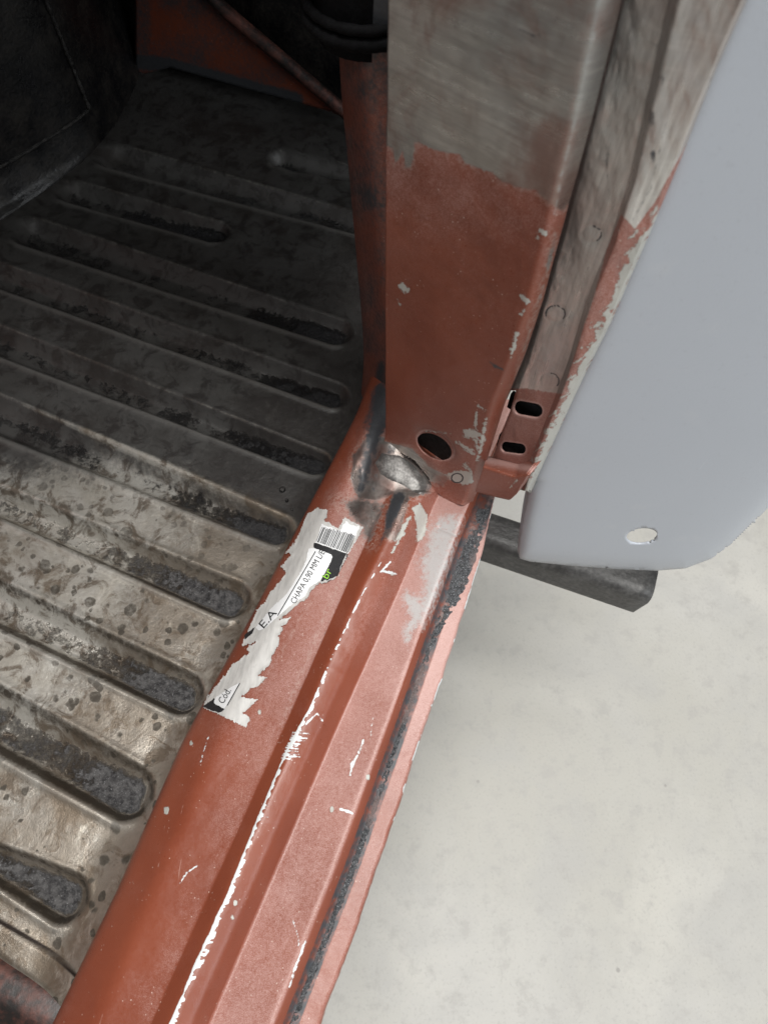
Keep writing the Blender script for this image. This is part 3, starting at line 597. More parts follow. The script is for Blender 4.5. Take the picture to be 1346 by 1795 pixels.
# ------------------------------------------------------------------ door pillar
A0 = B(675, 774, 0.004); A1 = B(822, 886, -0.004)
FD = A1 - A0; FD[2] = 0; FD /= np.linalg.norm(FD); FN = np.array([FD[1], -FD[0], 0])        # jamb normal
if FN[1] > 0: FN = -FN
def vline(pl, off, zs):                     # pixel polyline on the plane set back by off -> (x,y) at heights zs
    pl = resample(np.array(pl, float), np.linspace(0, 1, 80)); p = BP(pl[:, 0], pl[:, 1], A0 - FN * off, FN); o = np.argsort(p[:, 2]); p = p[o]
    x = np.interp(zs, p[:, 2], p[:, 0]); y = np.interp(zs, p[:, 2], p[:, 1])
    k = max(2, len(p) // 4); sx, sy = (p[-1, 0] - p[-k, 0]) / (p[-1, 2] - p[-k, 2]), (p[-1, 1] - p[-k, 1]) / (p[-1, 2] - p[-k, 2])
    hi = zs > p[-1, 2]; lim = np.minimum(zs - p[-1, 2], 0.2); x = np.where(hi, p[-1, 0] + sx * lim, x); y = np.where(hi, p[-1, 1] + sy * lim, y)
    lo = zs < p[0, 2]; sx, sy = (p[k, 0] - p[0, 0]) / (p[k, 2] - p[0, 2]), (p[k, 1] - p[0, 1]) / (p[k, 2] - p[0, 2]); x = np.where(lo, p[0, 0] + sx * (zs - p[0, 2]), x); y = np.where(lo, p[0, 1] + sy * (zs - p[0, 2]), y)
    return smooth_line(np.stack([x, y, zs], -1), 12)
ZP = ZS + np.concatenate([np.linspace(-0.05, 0.13, 420), np.linspace(0.131, 0.34, 210), np.linspace(0.345, 0.85, 60)])
PA = [(675, 800), (674, 600), (675, 300), (678, 0)]
PBl = [(812, 900), (838, 800), (866, 705), (898, 625), (930, 530), (962, 400), (984, 300), (1012, 180), (1048, 0)]
PB2 = [(820, 905), (851, 800), (879, 710), (912, 630), (944, 530), (978, 400), (1004, 300), (1036, 180), (1078, 0)]
PC = [(850, 905), (868, 810), (906, 690), (928, 630), (956, 530), (992, 400), (1020, 300), (1050, 180), (1092, 0)]
PDl = [(900, 905), (932, 800), (975, 690), (1000, 620), (1026, 530), (1066, 430), (1098, 330), (1132, 180), (1172, 0)]
PD = [(905, 905), (938, 800), (985, 688), (1008, 620), (1036, 530), (1076, 430), (1108, 330), (1145, 180), (1190, 0)]
PD2 = [(910, 905), (944, 800), (992, 688), (1016, 620), (1046, 530), (1086, 430), (1120, 330), (1160, 180), (1205, 0)]
PE = [(905, 905), (928, 858), (975, 755), (1018, 660), (1062, 570), (1100, 480), (1135, 400), (1190, 265), (1245, 125), (1300, 0)]
pillar = part_empty('door_pillar', body, 'red primed door pillar, sanded to bare metal towards the top')
def pillar_attrs(P, zone):
    a = {k: np.zeros(P.shape[:-1]) for k in ('dust', 'bare', 'grey', 'white', 'black')}
    n1 = fbm(P / 50, 61); n2 = fbm(P / 14, 62)
    if zone == 'face':
        a['dust'] = 0.12 + 0.35 * sstep(470, 290, P[..., 1]) * n1 + 0.12 * (n1 - .5) + 0.3 * sstep(700, 860, P[..., 1]) * (n1)
        bl = [(640, -900), (1300, -900), (1120, 0), (1020, 330), (985, 372), (962, 356), (938, 334), (905, 326), (880, 318), (862, 302), (815, 286), (806, 270), (760, 262), (728, 248), (722, 292), (712, 294), (706, 262), (694, 285), (688, 258), (660, 250)]
        a['bare'] = in_poly_mask(P, bl, 13)
        a['bare'] = np.maximum(a['bare'], in_poly_mask(P, [(676, 774), (722, 786), (752, 818), (790, 836), (775, 852), (740, 838), (676, 790)], 7))
        a['bare'] = np.maximum(a['bare'], 0.62 * line_mask(P, [(826, 890, 2), (858, 800, 3), (890, 700, 8), (916, 620, 12), (944, 530, 14), (974, 410, 16)], 11) * (0.6 + 0.6 * n1))
        gl = [[(836, 720, 3), (831, 755, 4)], [(838, 712, 3), (850, 718, 2)], [(820, 760, 14), (838, 762, 10)], [(832, 770, 6), (838, 786, 5)], [(851, 735, 3), (846, 765, 8), (842, 790, 6), (836, 806, 4)], [(815, 786, 5), (832, 795, 4)], [(800, 775, 3), (826, 792, 8)], [(815, 815, 6), (826, 828, 4)],
              [(915, 520, 6), (924, 530, 5)], [(905, 585, 6), (899, 615, 7), (896, 622, 6)], [(918, 545, 3), (914, 552, 4)], [(948, 404, 8), (956, 408, 8)], [(940, 416, 3), (942, 418, 3)], [(704, 500, 9), (712, 508, 9)], [(698, 526, 1.5), (700, 534, 1.5)], [(748, 755, 1.2), (790, 760, 1.2)]]
        for pl in gl: a['grey'] = np.maximum(a['grey'], 0.92 * line_mask(P, [(q[0], q[1], q[2] * 1.25) for q in pl], 8))
        a['grey'] = np.maximum(a['grey'], in_poly_mask(P, [(778, 832), (800, 824), (828, 828), (830, 846), (815, 850), (795, 846)], 5) * 0.9)
        a['black'] = np.maximum(0.8 * line_mask(P, [(858, 634, 3), (868, 642, 7), (882, 648, 4)], 3), 0.8 * line_mask(P, [(910, 52, 3), (935, 62, 6), (950, 60, 3)], 4))
        a['black'] = np.maximum(a['black'], 0.7 * line_mask(P, [(640 + 170, 34, 6), (840, 46, 4)], 5)); a['black'] = np.maximum(a['black'], 0.35 * n2 * in_poly_mask(P, [(800, 20), (970, 20), (960, 120), (850, 110)], 30))
        a['pale'] = 0.72 * line_mask(P, [(1080, -120, 14), (1050, 0, 13), (1014, 180, 12), (986, 300, 10), (970, 384, 5)], 7)  # edge highlight painted in pale along the rounded jamb edge
        ring = np.abs(np.linalg.norm((P - [801, 838]) * [1, 1.25], axis=-1) - 10); a['black'] = np.maximum(a['black'], 0.9 * (ring < 1.4))
        a['black'] = np.maximum(a['black'], 0.5 * line_mask(P, [(690, 792, 6), (740, 824, 8), (770, 842, 6)], 6) * n2 * 1.6)
    else:
        a['pale'] = 0.62 * line_mask(P, [(1225, -120, 5), (1190, 0, 6), (1145, 180, 6), (1112, 330, 5), (1080, 430, 3)], 6); a['pale'] = np.maximum(a['pale'], 0.62 * in_poly_mask(P, [(905, 675), (985, 690), (1010, 610), (1030, 540), (975, 520), (935, 600)], 30))  # ridge highlight painted in pale, plus the beige spot-weld area
        a['dust'] = 0.25 + 0.3 * n1
        bl = [(830, -900), (1700, -900), (1360, -30), (1270, 120), (1215, 230), (1150, 350), (1112, 400), (1088, 375), (1062, 440), (1040, 520), (1010, 610), (985, 690), (950, 686), (920, 680), (893, 682), (880, 720), (850, 720)]
        a['bare'] = in_poly_mask(P, bl, 5)
        ed = seg_d(P, PE)[0]; a['grey'] = np.clip(0.66 - (ed - 6) / 34 + 1.1 * (fbm(P / np.array([9., 13.]), 65) - 0.5), 0, 0.75) * sstep(300, 420, P[..., 1])
        for k in range(16):
            y = 880 - k * 31; x = np.interp(y, [p[1] for p in PE[::-1]], [p[0] for p in PE[::-1]]) - RNG.uniform(12, 26)
            a['grey'] = np.maximum(a['grey'], 0.8 * line_mask(P, [(x - RNG.uniform(2, 10), y + 6, 2), (x + 8, y - 3, 5), (x + 16, y - 12, 3)], 2.4))
        a['grey'] = np.maximum(a['grey'], 0.7 * line_mask(P, [(908, 672, 10), (918, 640, 8), (925, 615, 3)], 3))
        for (x, y, a0, a1) in ((973, 550, -200, 40), (1036, 410, -90, 60), (962, 668, -80, 30)):
            v = P - [x, y]; r = np.hypot(v[..., 0], v[..., 1] * 1.2); an = np.degrees(np.arctan2(v[..., 1], v[..., 0]))
            ok = ((an > a0) & (an < a1)) | (an - 360 > a0) & (an - 360 < a1); a['black'] = np.maximum(a['black'], 0.95 * ok * np.clip(1.3 - np.abs(r - 17) / 1.7, 0, 1))
        a['black'] = np.maximum(a['black'], 0.5 * line_mask(P, [(862, 830, 2), (880, 760, 3), (915, 655, 6), (945, 560, 9), (976, 430, 11), (990, 360, 6)], 5) * (0.55 + 0.7 * n1))
        a['black'] = np.maximum(a['black'], 0.55 * sstep(0.62, 0.8, fbm(P / np.array([14., 70.]), 64)) * sstep(420, 300, P[..., 1]))
        a['black'] = np.maximum(a['black'], 0.6 * line_mask(P, [(1100, 400, 4), (1140, 330, 5), (1170, 200, 3), (1205, 80, 2)], 4) * (n2 * 1.7))
        a['black'] = np.maximum(a['black'], 0.75 * line_mask(P, [(1120, 70, 3), (1150, 78, 4)], 3))
    return a
def make_face():
    n = 190
    la = vline(PA, 0, ZP); lb = vline(PBl, 0, ZP); lb2 = vline(PB2, 0.006, ZP)
    G = np.concatenate([loft([la - FN * 0.085, la - FN * 0.004 + FD * (-0.0008), la, lb], [14, 3, n], 3)[:-1], loft([lb, lb2, lb2 - FN * 0.003 + FD * 0.0005], [6, 10], 2)], 0)
    G[n - 16:] = smooth_line(G[n - 16:], 26)
    P = PIX(G)
    # the foot of the jamb flares forward into a lip over the ledge
    bot = np.array([(640, 760), (674, 774), (690, 786), (725, 806), (752, 838), (758, 858), (776, 872), (800, 884), (822, 888), (850, 890)], float)
    db = seg_d(P, bot)[0]
    fl = 0.008 * np.exp(-db / 14) * sstep(742, 770, P[..., 0]) + 0.003 * np.exp(-db / 8)
    G = G + FN * fl[..., None]
    th = math.radians(31); c, s_ = math.cos(th), math.sin(th)
    def hole(P):
        d = P - [761, 783]; u = d[..., 0] * c + d[..., 1] * s_; v = -d[..., 0] * s_ + d[..., 1] * c; return (np.sqrt((u / 33) ** 2 + (v / 19.5) ** 2) - 1) * 22
    P = PIX(G); dh = hole(P)
    G = G - FN * (0.0028 * np.exp(-np.maximum(dh, 0) / 5))[..., None]        # dished rim
    G = G + FN * (0.0016 * (fbm(P / 90, 12) - .5) * sstep(0, 12, np.arange(len(G)))[:, None])[..., None]
    lim = np.vstack([[(-4000, 760)], bot, [(4000, 890)], [(4000, -9000)], [(-4000, -9000)]])
    def below(P): return -poly_sd(P, lim)
    at = pillar_attrs(PIX(G), 'face')
    at['bare'][:13] = 0; at['black'][:13] = 0.55
    rim = np.clip(1 - np.abs(dh - 1.5) / 4, 0, 1); at['dust'] = np.maximum(at['dust'], 0.9 * rim)
    G, f = cut_grid(G, [hole, below])
    o = build('jamb_panel', G.reshape(-1, 3), f, M['body'], pillar, at, solid=0.0012, offset=-1)
    # dark cavity behind the hole
    q = np.array([[A0 + FD * a - FN * 0.016 + np.array([0, 0, z]) for z in np.linspace(-.004, .4, 12)] for a in np.linspace(0.002, 0.07, 10)])
    build('cavity_wall', q.reshape(-1, 3), grid_faces(10, 12, True), M['cavity'], pillar)
make_face()
def capsule(cx, cy, hl, hw, ang):
    c, s_ = math.cos(math.radians(ang)), math.sin(math.radians(ang))
    def f(P):
        d = P - [cx, cy]; u = d[..., 0] * c + d[..., 1] * s_; v = -d[..., 0] * s_ + d[..., 1] * c
        return np.hypot(np.maximum(np.abs(u) - hl, 0), v) - hw
    return f
SLOTS = [capsule(925, 718, 12.5, 13, 11), capsule(899, 786, 12, 10, 8)]
def make_channel():
    z = ZP
    low = sstep(ZS + 0.075, ZS + 0.055, z)       # below the sanded part the slot plate stands free of the jamb
    l0 = vline(PB2, 0.022, z); l1 = vline(PB2, 0.016, z) + FD * 0.002; l2 = vline(PC, 0.014, z); l3 = vline(PDl, 0.013, z); l4 = vline(PD, 0.008, z); l5 = vline(PD2, 0.009, z); l6 = vline(PE, 0.014, z)
    G = loft([l0, l1, l2, l3, l4, l5, l6], [6, 14, 90, 14, 6, 34], 4)
    G = np.concatenate([G, loft([l6, l6 - FN * 0.012 + FD * 0.001], [4], 0)[1:]], 0)
    P = PIX(G)
    # spot weld dimples
    for (x, y) in ((973, 550), (962, 668), (1036, 410)):
        r = np.hypot(P[..., 0] - x, (P[..., 1] - y) * 1.2); G = G - FN * (0.0002 * np.exp(-((r - 17) / 3) ** 2))[..., None]
    G = G + FN * (0.0025 * (fbm(P / np.array([45., 90.]), 19) - .5))[..., None]
    P = PIX(G); at = pillar_attrs(P, 'plate')
    for s_ in SLOTS: at['dust'] = np.maximum(at['dust'], np.clip(1.1 - s_(P) / 7, 0, 1) * 0.9)
    slit = lambda P: poly_sd(P, [(892, 682), (904, 685), (894, 720), (885, 742), (873, 775), (863, 803), (846, 800), (860, 760), (874, 720)])
    lim = [(830, -9000), (4000, -9000), (4000, 700), (935, 862), (905, 858), (908, 820), (900, 812), (845, 800), (700, 800)]
    G, f = cut_grid(G, SLOTS + [slit, lambda P: -poly_sd(P, lim)])
    build('slotted_channel', G.reshape(-1, 3), f, M['bodyv'], pillar, at, solid=0.0014, offset=-1)
    # striker nut plate seen through the slots
    for cx, cy, hl in ((923, 722, 20), (901, 790, 18)):
        p = BP(np.array([cx]), np.array([cy]), A0 - FN * 0.024, FN)[0]; ax = FD; w = 0.013
        V = [p + ax * (sx * w) + np.array([0, 0, sz * 0.007]) - FN * k for k in (0, 0.003) for sx, sz in ((-1, -1), (1, -1), (1, 1), (-1, 1))]
        build('nut_plate', V, [[0, 1, 2, 3], [7, 6, 5, 4], [0, 4, 5, 1], [1, 5, 6, 2], [2, 6, 7, 3], [3, 7, 4, 0]], M['rubber'], pillar, smooth=False)
    q = np.array([[A0 + FD * a - FN * 0.045 + np.array([0, 0, z]) for z in np.linspace(0.02, .4, 12)] for a in np.linspace(0.075, 0.105, 10)])
    build('cavity_wall', q.reshape(-1, 3), grid_faces(10, 12, True), M['cavity'], pillar)
make_channel()
def make_foot():
    # pressed foot below the slots: a ledge and a front face with a rounded corner
    rows = [[(852, 800), (880, 806), (908, 813), (934, 806)], [(850, 808), (878, 816), (905, 824), (930, 818)], [(847, 818), (876, 827), (902, 836), (925, 832)], [(838, 845), (868, 853), (898, 862), (912, 852)], [(833, 862), (862, 870), (893, 877), (905, 866)]]
    offs = [0.0135, 0.006, -0.002, -0.003, -0.003]
    ls = []
    for r, of in zip(rows, offs):
        q = smooth_line(resample(np.array(r, float), np.linspace(0, 1, 60)), 6); ls.append(BP(q[:, 0], q[:, 1], A0 - FN * of, FN))
    G = loft(ls, [8, 8, 14, 8], 3); side = G[:, -1:, :] - FN * np.linspace(0.001, 0.014, 6)[None, :, None]; G = np.concatenate([G, side], 1)
    P = PIX(G); at = pillar_attrs(P, 'plate'); at['bare'] *= 0; at['grey'] = 0.8 * line_mask(P, [(893, 855, 3), (905, 842, 5)], 2); at['black'] *= 0
    at['dust'] = 0.2 + 0.75 * np.exp(-((P[..., 1] - (806 + (P[..., 0] - 855) * .2)) / 7) ** 2)
    build('pillar_foot', G.reshape(-1, 3), grid_faces(*G.shape[:2]), M['body'], pillar, at, solid=0.0014, offset=-1)
make_foot()
def make_post():
    # rounded inner post between floor, sill and pillar
    z = ZS + np.linspace(-0.11, 0.70, 220)
    a = vline([(578, 790), (606, 735), (622, 690), (627, 620), (622, 540), (612, 420), (600, 280), (592, 180), (588, 70)], 0.075, z)
    b = vline([(640, 790), (652, 700), (656, 640), (648, 560), (637, 450), (622, 300), (604, 190), (598, 70)], 0.055, z)
    c = vline([(690, 790), (690, 640), (668, 450), (655, 300), (640, 190), (632, 70)], 0.038, z)
    d = vline([(740, 790), (740, 640), (730, 450), (720, 300), (715, 190), (712, 70)], 0.05, z)
    G = loft([a - FN * 0.05 + FD * 0.01, a, b, c, d], [10, 24, 24, 16], 70)
    P = PIX(G); n = fbm(P / 40, 83)
    at = dict(dust=0.12 + 0.2 * n, bare=0.5 * line_mask(P, [(604, 190, 2), (622, 300, 3), (637, 450, 4), (648, 560, 5)], 5) * n * 1.6, grey=0 * n, white=0 * n, black=np.maximum(0.46 + 0.5 * (n - .5), 0.9 * line_mask(P, [(668, 640, 16), (662, 700, 26), (655, 770, 26)], 10)) + 0.5 * sstep(110, 60, P[..., 1]))
    o = build('inner_post', G.reshape(-1, 3), grid_faces(*G.shape[:2]), M['body'], body, at); tag(o, 'rounded dark red inner post beside the pillar')
    zt = B(630, 60, 0.0); p = BP(np.array([645.]), np.array([14.]), A0 - FN * 0.06, FN)[0]
    th = np.linspace(0, 2 * math.pi, 80)
    for k, (dz, rr) in enumerate(((0, 0.003), (0.006, 0.0022))):
        ring = p + np.stack([0.029 * np.cos(th), 0.029 * np.sin(th), 0 * th + dz], -1); tube('seal_ring', ring, rr * (0.85 + 0.3 * RNG.random(80)), M['rubber'], o, 10)
    tube('hose', [p + np.array([0, 0, h]) for h in np.linspace(-.01, 0.4, 12)], 0.025, M['rubber'], o, 24)
make_post()
def make_tab():
    # ground-down welded tab at the pillar foot
    poly = np.array([(668, 792), (700, 796), (724, 812), (744, 836), (751, 850), (746, 864), (734, 868), (716, 858), (690, 846), (666, 832), (655, 812)], float)
    X, Y = np.meshgrid(np.arange(645, 762, 1.5), np.arange(782, 878, 1.5), indexing='ij'); P = np.stack([X, Y], -1); sd = poly_sd(P, poly)
    V = np.array([tuple(v) for v in drape(X, Y, 0.0)]).reshape(*X.shape, 3)
    prof = 0.0018 * (1 - np.exp(np.minimum(sd, 0) / 4.0)) - 0.0006 + 0.0012 * (fbm(P / 22, 40) - 0.5); V[..., 2] += prof; V[..., 1] -= 0.4 * prof
    f = grid_faces(*X.shape, True); c = P.reshape(-1, 2)[f].mean(1); f = f[poly_sd(c, poly) < 0]
    n = fbm(P / np.array([18., 6.]), 41); at = dict(dust=0 * n, bare=1.2 + 0 * n, grey=0 * n, white=0 * n, black=np.clip((0.25 + 0.5 * sstep(0.4, 0.7, n)) * sstep(745, 715, X) + 0.35 * sstep(-5, 0, sd), 0, 1))
    build('weld_tab', V.reshape(-1, 3), f, M['ground'], pillar)
# ------------------------------------------------------------------ unseen upper shell that shades the footwell
def make_unseen_blockers():
    def panel(name, fn, nu, nv, mat, label):
        G = np.array([[fn(u, v) for v in np.linspace(0, 1, nv)] for u in np.linspace(0, 1, nu)]); o = build(name, G.reshape(-1, 3), grid_faces(nu, nv), mat, body, solid=0.002); tag(o, label)
    base = O_ + np.array([0, 0, 0])
    def P(s, w, z): q = O_ + d_s * s + d_w * w; return np.array([q[0], q[1], ZS + z])
    panel('dash_blocker', lambda u, v: P(0.29 + 0.85 * v, -0.02 + 1.3 * u, 0.30 - 0.18 * u - 0.30 * v), 20, 12, M['black'], 'black panel out of view, added above the footwell to shade it')
    panel('roof_blocker', lambda u, v: P(-0.01 + 1.1 * v, 0.02 + 1.3 * u, 0.80 + 0.12 * math.sin(u * math.pi) * math.sin(0.4 + v * 2.3)), 20, 20, M['redark'], 'red primed panel out of view, added above the cabin to block light')
    panel('far_side_blocker', lambda u, v: P(-0.85 + 2.1 * v, 1.3 + 0.04 * math.sin(u * 3.1), -0.1 + 1.15 * u), 12, 20, M['redark'], 'red primed side panel out of view, added to block light')
make_unseen_blockers()
# ------------------------------------------------------------------ grey fender
def make_fender():
    p0 = BP(np.array([930.]), np.array([862.]), A0 - FN * 0.016, FN)[0]; D = np.array([1.0, -0.10, 0]); D /= np.linalg.norm(D); N = np.array([D[1], -D[0], 0])
    fender = empty('front_fender', (p0[0] + 0.1, p0[1], ZS - 0.16), 'pale blue grey primed fender with a round bolt hole near its lower edge', 'fender')
    out = [(1420, -300), (1292, 0), (1238, 125), (1182, 262), (1126, 402), (1060, 565), (1000, 690), (955, 790), (928, 858), (918, 905), (909, 962), (912, 977), (930, 982), (1000, 989), (1080, 995), (1150, 998), (1200, 994), (1245, 977), (1285, 947), (1320, 912), (1360, 870), (1420, 790), (1540, 560), (1750, -300)]
    out = np.array(out, float)
    xs = np.arange(880, 1760, 3.5); ys = np.arange(-300, 1006, 3.5); X, Y = np.meshgrid(xs, ys, indexing='ij'); G = BP(X, Y, p0, N)
    so = lambda P: -poly_sd(P, out)
    th = math.radians(-6); c, s_ = math.cos(th), math.sin(th)
    def hole(P):
        d = P - [1124, 937]; u = d[..., 0] * c + d[..., 1] * s_; v = -d[..., 0] * s_ + d[..., 1] * c; return (np.sqrt((u / 27) ** 2 + (v / 13.5) ** 2) - 1) * 17
    G, f = cut_grid(G, [so, hole]); P = PIX(G)
    # shape: gentle crown, edges rolled away from the viewer
    e = poly_sd(P, out); u = (G - p0) @ D
    back = 0.004 * np.exp(e / 8) * (P[..., 1] > 840) + 0.0 * u + 0.03 * sstep(0.10, 0.30, u) ** 1.5 * 2 + 0.012 * (1 - np.exp(-((u - 0.05) / 0.15) ** 2))
    back += 0.004 * np.exp(np.minimum(e, 0) / 6)
    r = ray(P[..., 0], P[..., 1]); tt = ((p0 - CAM) @ N - back) / (r @ N); G = CAM + r * tt[..., None]     # sheet set back, outline as surveyed
    o = build('skin', G.reshape(-1, 3), f, M['fender'], fender, solid=0.0012, offset=-1)
    # return flange along the left edge below the pillar
    q = np.array([(930, 856), (920, 905), (912, 962)], float); q = smooth_line(resample(q, np.linspace(0, 1, 30)), 3); a = BP(q[:, 0], q[:, 1], p0 - N * 0.013, N)
    G2 = np.array([a + N * 0.001 - N * t * 0.010 - D * 0.002 * math.sin(t * 1.6) for t in np.linspace(0, 1, 6)]); build('edge_flange', G2.reshape(-1, 3), grid_faces(6, 30), M['fender'], fender, solid=0.0012)
    return p0, D, N
fp0, fD, fN = make_fender()
# ------------------------------------------------------------------ dark steel support under the sill
def make_support():
    zt = -0.165
    a = B(np.array([700., 1152.]), np.array([850., 999.]), zt); b = B(np.array([690., 1137.]), np.array([905., 1046.]), zt)
    st = empty('steel_support', (a[0][0], a[0][1], 0), 'dull dark steel support bar jutting out below the fender and sill', 'support bar')
    ax = a[1] - a[0]; ax /= np.linalg.norm(ax); wd = b[1] - a[1]; wn = np.cross([0, 0, 1], ax); wid = abs(wd @ wn); wn = wn if wd @ wn > 0 else -wn
    Lb = np.linalg.norm(a[1] - a[0]); end = a[1]; st0 = end - ax * (Lb + 0.45)
    h = 0.038; t = 0.004
    prof = [(0, -h), (0, -0.005), (0.0015, -0.0015), (0.005, 0), (wid - 0.006, 0), (wid - 0.0018, -0.0015), (wid, -0.006), (wid, -h)]
    n = 60; G = []
    for (w, z) in resample(np.array(prof), np.linspace(0, 1, 40)):
        G.append([st0 + ax * ((Lb + 0.45 - 0.004 * (-z / h)) * k / (n - 1) - 0.0 + (w / wid) * 0.0) + wn * w + np.array([0, 0, z]) for k in range(n)])
    G = np.array(G); build('channel_bar', G.reshape(-1, 3), grid_faces(40, n, True), M['steel'], st, solid=t, offset=-1)
    for q in (0.06, 0.30):
        c = st0 + ax * q + wn * wid / 2; box_mesh('post', (c[0] - .025, c[1] - .025, 0.001), (c[0] + .025, c[1] + .025, ZS + zt - 0.002), M['steel'], st, 0.003)
make_support()
# ------------------------------------------------------------------ torn paper label on the sill
def zp(pts): return [(340 + x * 0.2526, 870 + y * 0.2526) for x, y in pts]
def drape(px, py, lift):
    px = np.asarray(px, float).ravel(); py = np.asarray(py, float).ravel(); r = ray(px, py); out = np.zeros((len(px), 3))
    for i in range(len(px)):
        d = Vector(r[i]).normalized(); h = sill_bvh.ray_cast(Vector(CAM), d)
        loc, nn = h[0], h[1]
        if loc is None: loc = Vector(B(px[i], py[i], 0)); nn = Vector((0, 0, 1))
        if nn.dot(d) > 0: nn = -nn
        out[i] = loc + nn * lift
    return out
label = None
def patch(name, poly, mat, parent, lift, step=2.0, rag=0.0, seed=0, curl=0):
    poly = np.array(poly, float); lo, hi = poly.min(0) - 4, poly.max(0) + 4
    X, Y = np.meshgrid(np.arange(lo[0], hi[0], step), np.arange(lo[1], hi[1], step), indexing='ij'); P = np.stack([X, Y], -1)
    def sd(Q):
        s = poly_sd(Q, poly)
        if rag:
            R = np.stack([(Q[..., 0] * 0.9 + Q[..., 1] * 0.42) / 3.2, (-Q[..., 0] * 0.42 + Q[..., 1] * 0.9) / 9.0], -1); s = s + rag * (fbm(R, seed, 3) - 0.5)
        return s
    s = sd(P); e = .3; gx = (sd(P + [e, 0]) - sd(P - [e, 0])) / (2 * e); gy = (sd(P + [0, e]) - sd(P - [0, e])) / (2 * e); m = np.abs(s) < 0.62 * step
    g2 = np.maximum(gx ** 2 + gy ** 2, 0.4); P[m] -= (s / g2)[m][:, None] * np.stack([gx[m], gy[m]], -1)
    f = grid_faces(*X.shape); cpt = P.reshape(-1, 2)[f].mean(1); f = f[sd(cpt) < 0]
    if len(f) == 0: return
    V = drape(P[..., 0], P[..., 1], lift)
    if curl: V[:, 2] += curl * np.exp(np.minimum(s.ravel(), 0) / 3.0) * fbm(P.reshape(-1, 2) / 14, seed + 3)
    return build(name, V, f[:, ::-1], mat, parent)
def text_patch(name, txt, p0, p1, height, mat, parent, lift, shear=0):
    cu = bpy.data.curves.new('t', 'FONT'); cu.body = txt; cu.size = 1; cu.resolution_u = 3; o = bpy.data.objects.new('t', cu); COL.objects.link(o)
    me = bpy.data.meshes.new_from_object(o.evaluated_get(bpy.context.evaluated_depsgraph_get())); bpy.data.objects.remove(o)
    co = np.array([v.co[:2] for v in me.vertices]); x0, x1 = co[:, 0].min(), co[:, 0].max()
    p0, p1 = np.array(p0), np.array(p1); bx = (p1 - p0) / (x1 - x0); up = np.array([bx[1], -bx[0]]); up = up / np.linalg.norm(up) * height / 0.70
    P = p0 + (co[:, :1] - x0) * bx + co[:, 1:] * up
    V = drape(P[:, 0], P[:, 1], lift) - parent_world(parent)
    for v, c in zip(me.vertices, V): v.co = c
    me.materials.clear(); me.name = name; return obj(name, me, mat, parent)
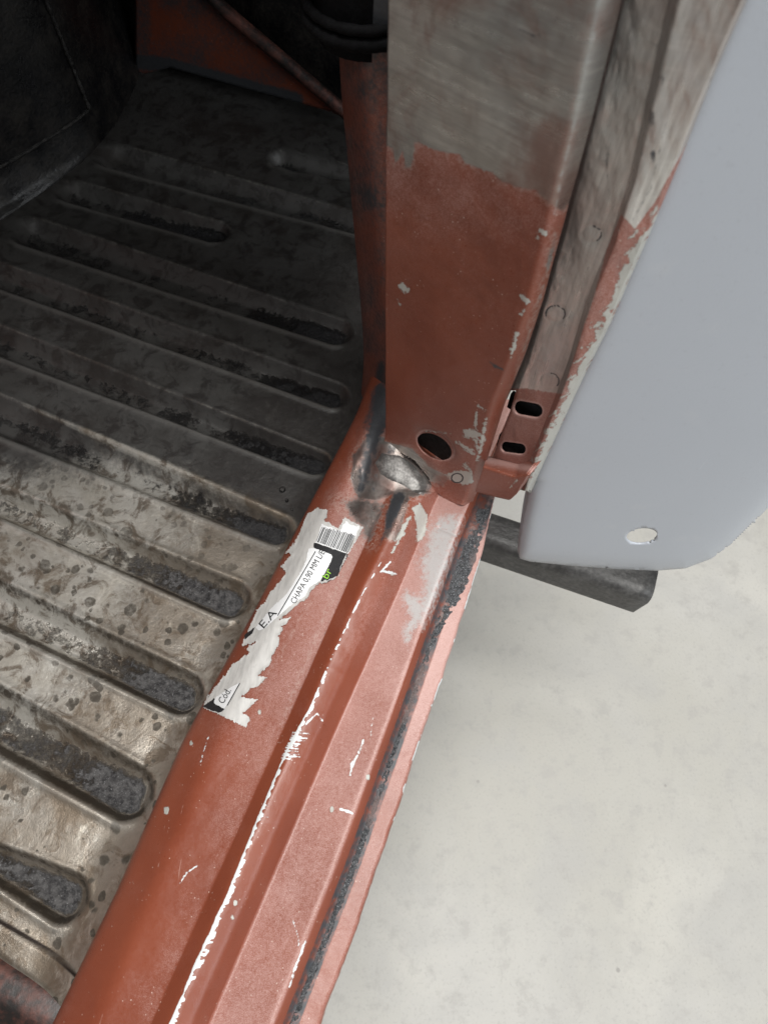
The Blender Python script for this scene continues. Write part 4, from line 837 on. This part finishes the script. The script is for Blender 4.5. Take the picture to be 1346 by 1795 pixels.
def make_label():
    c = B(500, 1080, 0); lab = empty('paper_label', c, 'torn white paper label with barcode and small print, stuck to the red sill', 'label')
    outline = zp([(845, 90), (933, 95), (925, 150), (905, 168), (960, 200), (1005, 222), (1050, 150), (1100, 180), (1175, 218), (1120, 320), (1070, 405), (1000, 558), (930, 600), (870, 608), (812, 650), (790, 712), (720, 752), (650, 820), (600, 858), (680, 838), (640, 890), (600, 905), (620, 930), (590, 970), (588, 1045), (545, 1110), (520, 1175), (440, 1250), (515, 1258), (450, 1320), (400, 1335), (330, 1395), (445, 1410), (390, 1470), (345, 1510), (395, 1530), (365, 1605), (65, 1465), (90, 1410), (180, 1290), (282, 1165), (390, 1090), (372, 1060), (435, 1012), (345, 1047), (335, 1030), (362, 985), (400, 900), (440, 790), (500, 740), (560, 640), (640, 535), (605, 492), (690, 400), (640, 400), (700, 330), (745, 230), (790, 130)])
    patch('torn_backing', outline, M['torn'], lab, 0.00045, 1.6, 6.0, 3, 0.0014)
    patch('print_panel', zp([(800, 365), (835, 362), (958, 402), (966, 420), (955, 450), (872, 600), (800, 640), (780, 690), (690, 745), (590, 835), (500, 915), (455, 935), (430, 915), (560, 760), (640, 690), (700, 600), (760, 500), (785, 430)]), M['white'], lab, 0.0006, 1.6, 1.5, 5)
    patch('barcode_panel', zp([(888, 195), (935, 215), (1005, 228), (1052, 152), (1172, 220), (1120, 318), (1072, 402), (845, 322), (868, 270)]), M['white'], lab, 0.0006, 1.6, 2.5, 8)
    patch('black_panel', zp([(842, 325), (1075, 405), (1000, 550), (935, 595), (875, 602), (950, 460), (962, 425), (955, 405), (835, 362), (832, 340)]), M['ink'], lab, 0.0008, 1.6, 1.5, 9)
    patch('black_panel', zp([(68, 1462), (150, 1405), (145, 1438), (218, 1480), (200, 1498), (160, 1508)]), M['ink'], lab, 0.0008, 1.4, 1.0, 10)
    patch('black_panel', zp([(358, 965), (432, 908), (412, 955), (358, 998)]), M['ink'], lab, 0.0008, 1.3, 1.0, 11)
    patch('print_panel', zp([(158, 1398), (250, 1335), (322, 1296), (290, 1360), (216, 1478), (148, 1444), (145, 1425)]), M['white'], lab, 0.00062, 1.4, 0.6, 12)
    # barcode bars: from the lower edge to the upper edge
    lo0, lo1 = np.array(zp([(850, 318)])[0]), np.array(zp([(1068, 396)])[0]); hi0, hi1 = np.array(zp([(895, 212)])[0]), np.array(zp([(1128, 268)])[0])
    x = 0.0; rnd = random.Random(4)
    while x < 0.985:
        w = rnd.choice([0.012, 0.012, 0.022, 0.034]); 
        a, b = lo0 + (lo1 - lo0) * x, hi0 + (hi1 - hi0) * x; e = (lo1 - lo0) * w; e2 = (hi1 - hi0) * w; N_ = 8
        jag = rnd.uniform(0.0, 0.10)
        V = drape([a[0] + (b[0] - a[0]) * k / N_ * (1 - jag) + q * (e[0] + (e2[0] - e[0]) * k / N_) for k in range(N_ + 1) for q in (0, 1)], [a[1] + (b[1] - a[1]) * k / N_ * (1 - jag) + q * (e[1] + (e2[1] - e[1]) * k / N_) for k in range(N_ + 1) for q in (0, 1)], 0.0009)
        build('barcode_bar', V, [[2 * k, 2 * k + 1, 2 * k + 3, 2 * k + 2] for k in range(N_)], M['ink'], lab)
        x += w + rnd.choice([0.012, 0.016, 0.028])
    text_patch('print', 'CHAPA 0,90 MM L/E', zp([(705, 752)])[0], zp([(912, 392)])[0], 10.5, M['ink'], lab, 0.0009)
    text_patch('print', 'E.A', zp([(492, 922)])[0], zp([(585, 815)])[0], 13, M['ink'], lab, 0.0009)
    text_patch('print', 'br', zp([(930, 580)])[0], zp([(962, 520)])[0], 12, M['green'], lab, 0.0011)
    text_patch('print', 'C\u00f3d.', zp([(212, 1446)])[0], zp([(268, 1352)])[0], 12, M['ink'], lab, 0.0009)
    for p in ([(846, 386), (586, 832)], [(325, 1300), (238, 1455)]):
        a, b = zp(p); a = np.array(a); b = np.array(b); n = (b - a) / np.linalg.norm(b - a); n = np.array([-n[1], n[0]]) * 0.75; N_ = 24
        V = drape([a[0] + (b[0] - a[0]) * k / N_ + q * n[0] for k in range(N_ + 1) for q in (-1, 1)], [a[1] + (b[1] - a[1]) * k / N_ + q * n[1] for k in range(N_ + 1) for q in (-1, 1)], 0.0009)
        build('rule', V, [[2 * k, 2 * k + 1, 2 * k + 3, 2 * k + 2] for k in range(N_)], M['ink'], lab)
make_label()
make_tab()
